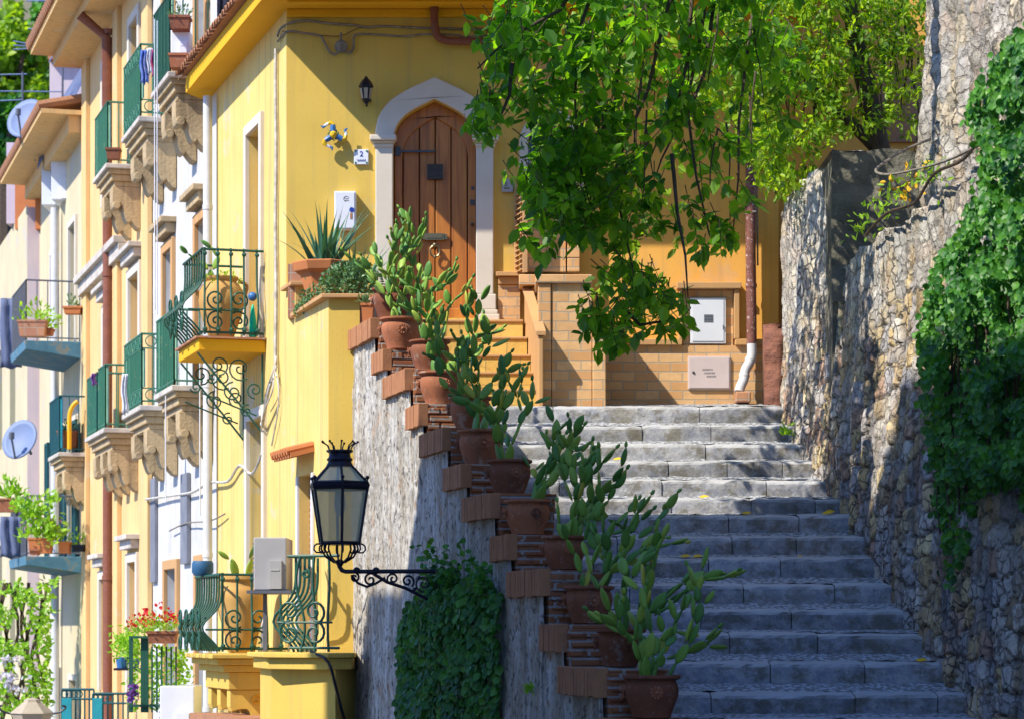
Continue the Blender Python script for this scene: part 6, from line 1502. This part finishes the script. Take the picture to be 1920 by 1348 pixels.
P_, D_, N_, L_ = potted((cgr.x, cgr.y, cgr.z+.08), .26, .2, 90, .045, .8); leaf_mesh(P_, D_, N_, L_, .9, 'flowers', M['petal_red'], t)
t = thing('hanging_fern', rp(240, 1190, 33), 'yellow green trailing plant on a shelf with blue and white pots', 'plant'); P, D, NN, LL = [], [], [], []
for _ in range(420): P.append(np.array(PX(240+rnd.gauss(0, 14), 1205+rnd.gauss(0, 13), 33+rnd.uniform(-.3, .3)))); D.append(rv()+np.array((0, 0, -.8))); NN.append(rv()+np.array((-.5, -.5, .5))); LL.append(.09)
leaf_mesh(P, D, NN, LL, .3, 'foliage', M['leaf_lime'], t); a = PX(215, 1252, 33)
g = MB(); g.box(a.x, a.x+.32, 32.9, 33.2, a.z-.03, a.z); g.build('shelf', M['iron'], t); g = MB(); g.lathe([(.07, 0), (.09, .14)], (a.x+.1, 33, a.z), 12); g.lathe([(.06, 0), (.08, .12)], (a.x+.25, 33, a.z), 12); g.build('glazed_pots', M['ceram_blue'], t)
t = thing('plant_stand', rp(270, 1335, 31.8), 'dark green metal plant stand crowded with creepers at the bottom left', 'stand'); g = MB()
for px in (246, 268, 275): a = PX(px, 1335, 31.8); b = PX(px, 1192, 31.8); g.box(a.x-.025, a.x+.02, 31.78, 31.84, a.z, b.z)
for py in (1192, 1320): a = PX(244, py, 31.8); b = PX(330, py, 31.8); g.box(a.x, b.x, 31.70, 31.77, a.z-.03, a.z)
for px in range(285, 335, 9): g.tube([PX(px, 1335, 31.73), PX(px, 1212, 31.73)], .012, 5)
g.build('frame', M['green_iron'], t)
P, D, NN, LL = [], [], [], []
for _ in range(620): P.append(np.array(PX(rnd.choice((252, 282, 300, 330, 340))+rnd.gauss(0, 9), rnd.uniform(1215, 1330), 32+rnd.uniform(-.2, .3)))); D.append(rv()+np.array((0, 0, .3))); NN.append(rv()+np.array((-.5, -.5, .5))); LL.append(.075)
leaf_mesh(P, D, NN, LL, .5, 'foliage', M['leaf_lime'], t); P, D, NN, LL = [], [], [], []
for _ in range(60): P.append(np.array(PX(249+rnd.gauss(0, 5), 1300+rnd.gauss(0, 10), 31.6))); D.append(rv()); NN.append(rv()+np.array((-.5, -.5, .5))); LL.append(.05)
leaf_mesh(P, D, NN, LL, .9, 'flowers', M['petal_purple'], t)
# cloths drying and the yellow hose
def cloth(name, label, mat, pa, pb, Y, cat='laundry'):
    x0, z1 = PX(pa[0], pa[1], Y).x, PX(pa[0], pa[1], Y).z; x1, z0 = PX(pb[0], pb[1], Y).x, PX(pb[0], pb[1], Y).z; g = MB(); n, m = 10, 8; vs = []
    for i in range(n+1):
        for j in range(m+1): f = i/n; vs.append((x0+(x1-x0)*f+.01*math.sin(j), Y+.035*math.sin(f*14+j*.3), z0+(z1-z0)*j/m+.02*math.sin(f*9)*(j == 0)))
    g.add(vs, [(i*(m+1)+j, (i+1)*(m+1)+j, (i+1)*(m+1)+j+1, i*(m+1)+j+1) for i in range(n) for j in range(m)]); o = g.build(name, mat, None, smooth='all', loc=((x0+x1)/2, Y, z0))
    sd = o.modifiers.new('thick', 'SOLIDIFY'); sd.thickness = .008; return tag(o, label, cat)
cloth('blue_cloth', 'blue cloth drying on the second highest green balcony', M['cloth_blue'], (263, 95), (277, 158), 35.6); cloth('red_cloth', 'red and purple cloth drying beside the blue one', M['cloth_red'], (284, 95), (294, 145), 35.5); cloth('white_cloth', 'white cloth drying between the blue and red cloths', M['cloth_white'], (275, 92), (285, 140), 35.6)
cloth('paper_notice', 'white paper notice tied to the green sheeted balcony', M['cloth_white'], (228, 701), (239, 776), 35.2, 'notice'); cloth('violet_cloth', 'violet cloth hanging by the teal screen', M['petal_purple'], (171, 700), (180, 722), 39.2)
tubething('yellow_hose', 'bright yellow bent tube standing on the teal screened balcony', 'tube', sm([PX(130, 842, 45.5), PX(130, 800, 45.5), PX(131, 775, 45.5), PX(137, 760, 45.5), PX(146, 752, 45.5)], 4), .04, M['yellow_plastic'], 8)
cloth('canvas_blind', 'faded blue grey canvas drooping at the left edge beside the upper balcony', M['awning'], (0, 560), (40, 690), 50, 'blind'); cloth('dark_netting', 'dark blue grey netting at the left edge below the tilted planter', M['awning'], (0, 968), (38, 1045), 47.5, 'netting')
# dishes and aerials
def dish(c_, r, nrm, label, sup):
    t = thing('satellite_dish', sup, label, 'satellite dish'); n = Vector(nrm).normalized(); s_ = n.cross(Vector((0, 0, 1))).normalized(); u_ = s_.cross(n); g = MB(); vs = [Vector(c_)-n*.0]; m = 24; rings = 5
    for k in range(1, rings+1):
        for q in range(m): a = 2*PI*q/m; f = k/rings; vs.append(Vector(c_)+(s_*math.cos(a)+u_*math.sin(a)*1.1)*r*f+n*(r*.22*f*f))
    fs = [(0, 1+q, 1+(q+1) % m) for q in range(m)]
    for k in range(rings-1):
        for q in range(m): fs.append((1+k*m+q, 1+k*m+(q+1) % m, 1+(k+1)*m+(q+1) % m, 1+(k+1)*m+q))
    g.add(vs, fs); o = g.build('reflector', M['dish'], t, smooth='all'); sd = o.modifiers.new('thick', 'SOLIDIFY'); sd.thickness = -.02
    g = MB(); foc = Vector(c_)+n*r*.9-u_*r*.3; g.tube([Vector(c_)-u_*r*1.05+n*.1, foc], .02, 5); g.lathe([(.05, 0), (.05, .12)], foc, 8); g.tube([Vector(c_)-n*.02, Vector(c_)-n*.18, Vector(sup)], .03, 6); g.build('feed_arm', M['grey_iron'], t); return t
dish(PX(53, 228, 49), .40, (-.30, -.86, .42), 'upper blue grey satellite dish above the clay chimneys', PX(66, 300, 50.5)); dish(PX(41, 827, 47), .36, (-.34, -.86, .36), 'lower blue grey satellite dish in front of the dark teal shutters', PX(58, 850, 47.6))
def aerial(label, base, top, bars):
    t = thing('tv_aerial', base, label, 'aerial'); g = MB(); g.tube([base, top], .022, 5); g.build('mast', M['grey_iron'], t); g = MB()
    for a, b in bars: g.tube([a, b], .013, 5)
    g.build('elements', M['dish'], t)
Y = 50
aerial('television aerial with forked arms against the green hillside', PX(117, 200, Y), PX(118, 28, Y), [(PX(25, 78, Y), PX(95, 92, Y)), (PX(25, 86, Y), PX(95, 90, Y)), (PX(25, 94, Y), PX(95, 89, Y)), (PX(80, 90, Y), PX(120, 86, Y)), (PX(94, 55, Y), PX(110, 88, Y)), (PX(92, 118, Y), PX(110, 86, Y)), (PX(52, 55, Y), PX(128, 54, Y))])
aerial('television aerial with long straight bars above the dish at left', PX(42, 200, Y), PX(42, 136, Y), [(PX(0, 141, Y), PX(50, 140, Y)), (PX(0, 172, Y), PX(115, 173, Y)), (PX(0, 190, Y), PX(45, 188, Y))])
aerial('television aerial crossing the top left corner', PX(150, 30, 47), PX(150, -20, 47), [(PX(50, 3, 47), PX(155, 3, 47))])
# bottom left climbing shrub, teal gate, pale lantern
t = thing('climbing_shrub', PX(60, 1348, 47), 'loose climbing shrub with white blossom against the yellow wall at bottom left', 'shrub'); P, D, NN, LL = [], [], [], []; F1 = []
rnd = random.Random(31)
for _ in range(2300):
    px = rnd.uniform(-15, 108); py = rnd.uniform(1085, 1345)
    if mnoise.noise(Vector((px*.045, py*.03, 0))) < -.02 and not (px > 78 and px < 100): continue
    if px > 95 and py > 1150: continue
    P.append(np.array(PX(px, py, 46.5+rnd.uniform(-.5, .5)))); D.append(rv()); NN.append(rv()+np.array((-.5, -.5, .5))); LL.append(rnd.uniform(.08, .15))
leaf_mesh(P, D, NN, LL, .55, 'foliage', M['leaf_lime'], t); P, D, NN, LL = [], [], [], []
for _ in range(90): P.append(np.array(PX(22+rnd.gauss(0, 11), rnd.choice((1238, 1270, 1290))+rnd.gauss(0, 5), 46))); D.append(rv()); NN.append(rv()+np.array((-.5, -.5, .5))); LL.append(.09)
leaf_mesh(P, D, NN, LL, .9, 'flowers', M['petal_white'], t); g = MB()
for k in range(9): x = rnd.uniform(5, 95); g.tube([PX(x+10*math.sin(f*.9+k), 1348-f*32, 46.8) for f in range(9)], .03, 5)
g.build('stems', M['bark'], t)
t = thing('teal_balustrade', PX(170, 1400, 40), 'teal sheeted balcony railing with scroll tops at the bottom edge', 'railing'); g = MB()
for px in (118, 175): a, b = PX(px, 1420, 40), PX(px+18, 1308, 40); g.box(a.x, b.x, 39.9, 39.93, a.z, b.z)
g.build('sheet', M['teal_shut'] if 0 else M['teal'], t); g = MB()
for (pa, pb, py) in ((116, 176, 1292), (174, 240, 1300)):
    g.tube([PX(pa, py, 40), PX(pb, py, 40)], .02, 5); g.tube([PX(pa, py+18, 40), PX(pb, py+18, 40)], .016, 5)
    for q in range(4): g.tube([PX(pa+5+q*9, py+9, 40)+Vector((.055*math.cos(w_), 0, .055*math.sin(w_))) for w_ in [k_*PI/4 for k_ in range(9)]], .010, 4)
    for q in range(8): x = pa+(pb-pa)*q/7; g.tube([PX(x, py, 40), PX(x, 1420, 40)], .014, 4)
g.build('railing_bars', M['teal_shut'], t)
t = thing('pale_lantern', PX(60, 1345, 30), 'dusty pale lantern roof with curled arms at the bottom left corner', 'lantern'); cL = PX(60, 1338, 34); g = MB(); g.lathe([(.16, -.30), (.27, 0), (.29, .01), (.27, .03), (.11, .16), (.10, .19), (.05, .21)], cL, 6, .2); g.build('lantern_body', M['lamp_glass'] if 0 else M['curtain'], t)
g = MB(); 
for s_ in (-1, 1): g.tube(sm([Vector(cL)+Vector((s_*.27, 0, 0)), Vector(cL)+Vector((s_*.38, 0, .03)), Vector(cL)+Vector((s_*.45, 0, .09)), Vector(cL)+Vector((s_*.40, 0, .11))]), .014, 5)
g.build('curled_arm', M['iron'], t)
# ================================================================ hillside trees and scrub
def crown_tree(px, py, Y, r, h, mat, label, n, L):
    c_ = PX(px, py, Y); gz = -3.3+max(0, Y-103)*.50; t = thing('hill_tree', (c_.x, Y, gz), label, 'tree', 'trees on the hillside behind the roofs')
    g = MB(); g.tube([(c_.x, Y, gz-1), (c_.x, Y, c_.z)], [.5, .25], 7)
    for k in range(5): a = k*1.3; g.tube([(c_.x, Y, c_.z-h*.4), (c_.x+math.cos(a)*r*.6, Y+math.sin(a)*r*.6, c_.z+h*.2)], [.2, .06], 5)
    g.build('trunk', M['bark'], t); P, D, NN, LL = [], [], [], []
    cl = [np.array(c_)+rv()*np.array((r, r, h))*RNG.uniform(.3, 1) for _ in range(26)]
    for _ in range(n): d = rv(); P.append(cl[RNG.integers(26)]+d*r*.33*RNG.uniform(.5, 1)); D.append(rv()); NN.append(d+rv()*.4+np.array((0, 0, .5))); LL.append(L*RNG.uniform(.6, 1.3))
    leaf_mesh(P, D, NN, LL, .7, 'crown', mat, t)
crown_tree(30, 130, 100, 1.6, 1.7, M['leaf_bright'], 'bright green rounded tree on the hillside at the left edge', 2600, .32)
crown_tree(75, 150, 104, 1.3, 1.3, M['leaf_creeper'], 'darker green tree right of the bright one on the hillside', 1900, .32)
crown_tree(10, 60, 118, 1.5, 1.2, M['leaf_bright'], 'upper bright green tree at the left edge on the hillside', 1600, .36)
crown_tree(110, 30, 130, 1.6, 1.2, M['leaf_creeper'], 'dark tree near the top of the hillside behind the aerial', 1500, .4)
crown_tree(10, 260, 92, 1.2, 1.5, M['leaf_creeper'], 'green tree low behind the satellite dish', 1500, .3)
P, D, NN, LL = [], [], [], []
for _ in range(9000):
    x = rnd.uniform(-52, -16); y = rnd.uniform(106, 200); nn_ = mnoise.noise(Vector((x*.15, y*.12, 3)))
    if nn_ < -.12: continue
    z = -3.3+max(0, (y-103))*.50+4*mnoise.noise(Vector((x*.05, y*.05, 0)))*min(1, (y-100)/30); P.append((x, y, z+rnd.uniform(0, 1.6)*(nn_+.3))); D.append(rv()); NN.append(rv()+np.array((-.3, -.4, .9))); LL.append(rnd.uniform(.4, .9))
tag(leaf_mesh(P, D, NN, LL, .7, 'hillside_scrub', M['leaf_creeper'], None, 'stuff'), kind='stuff')
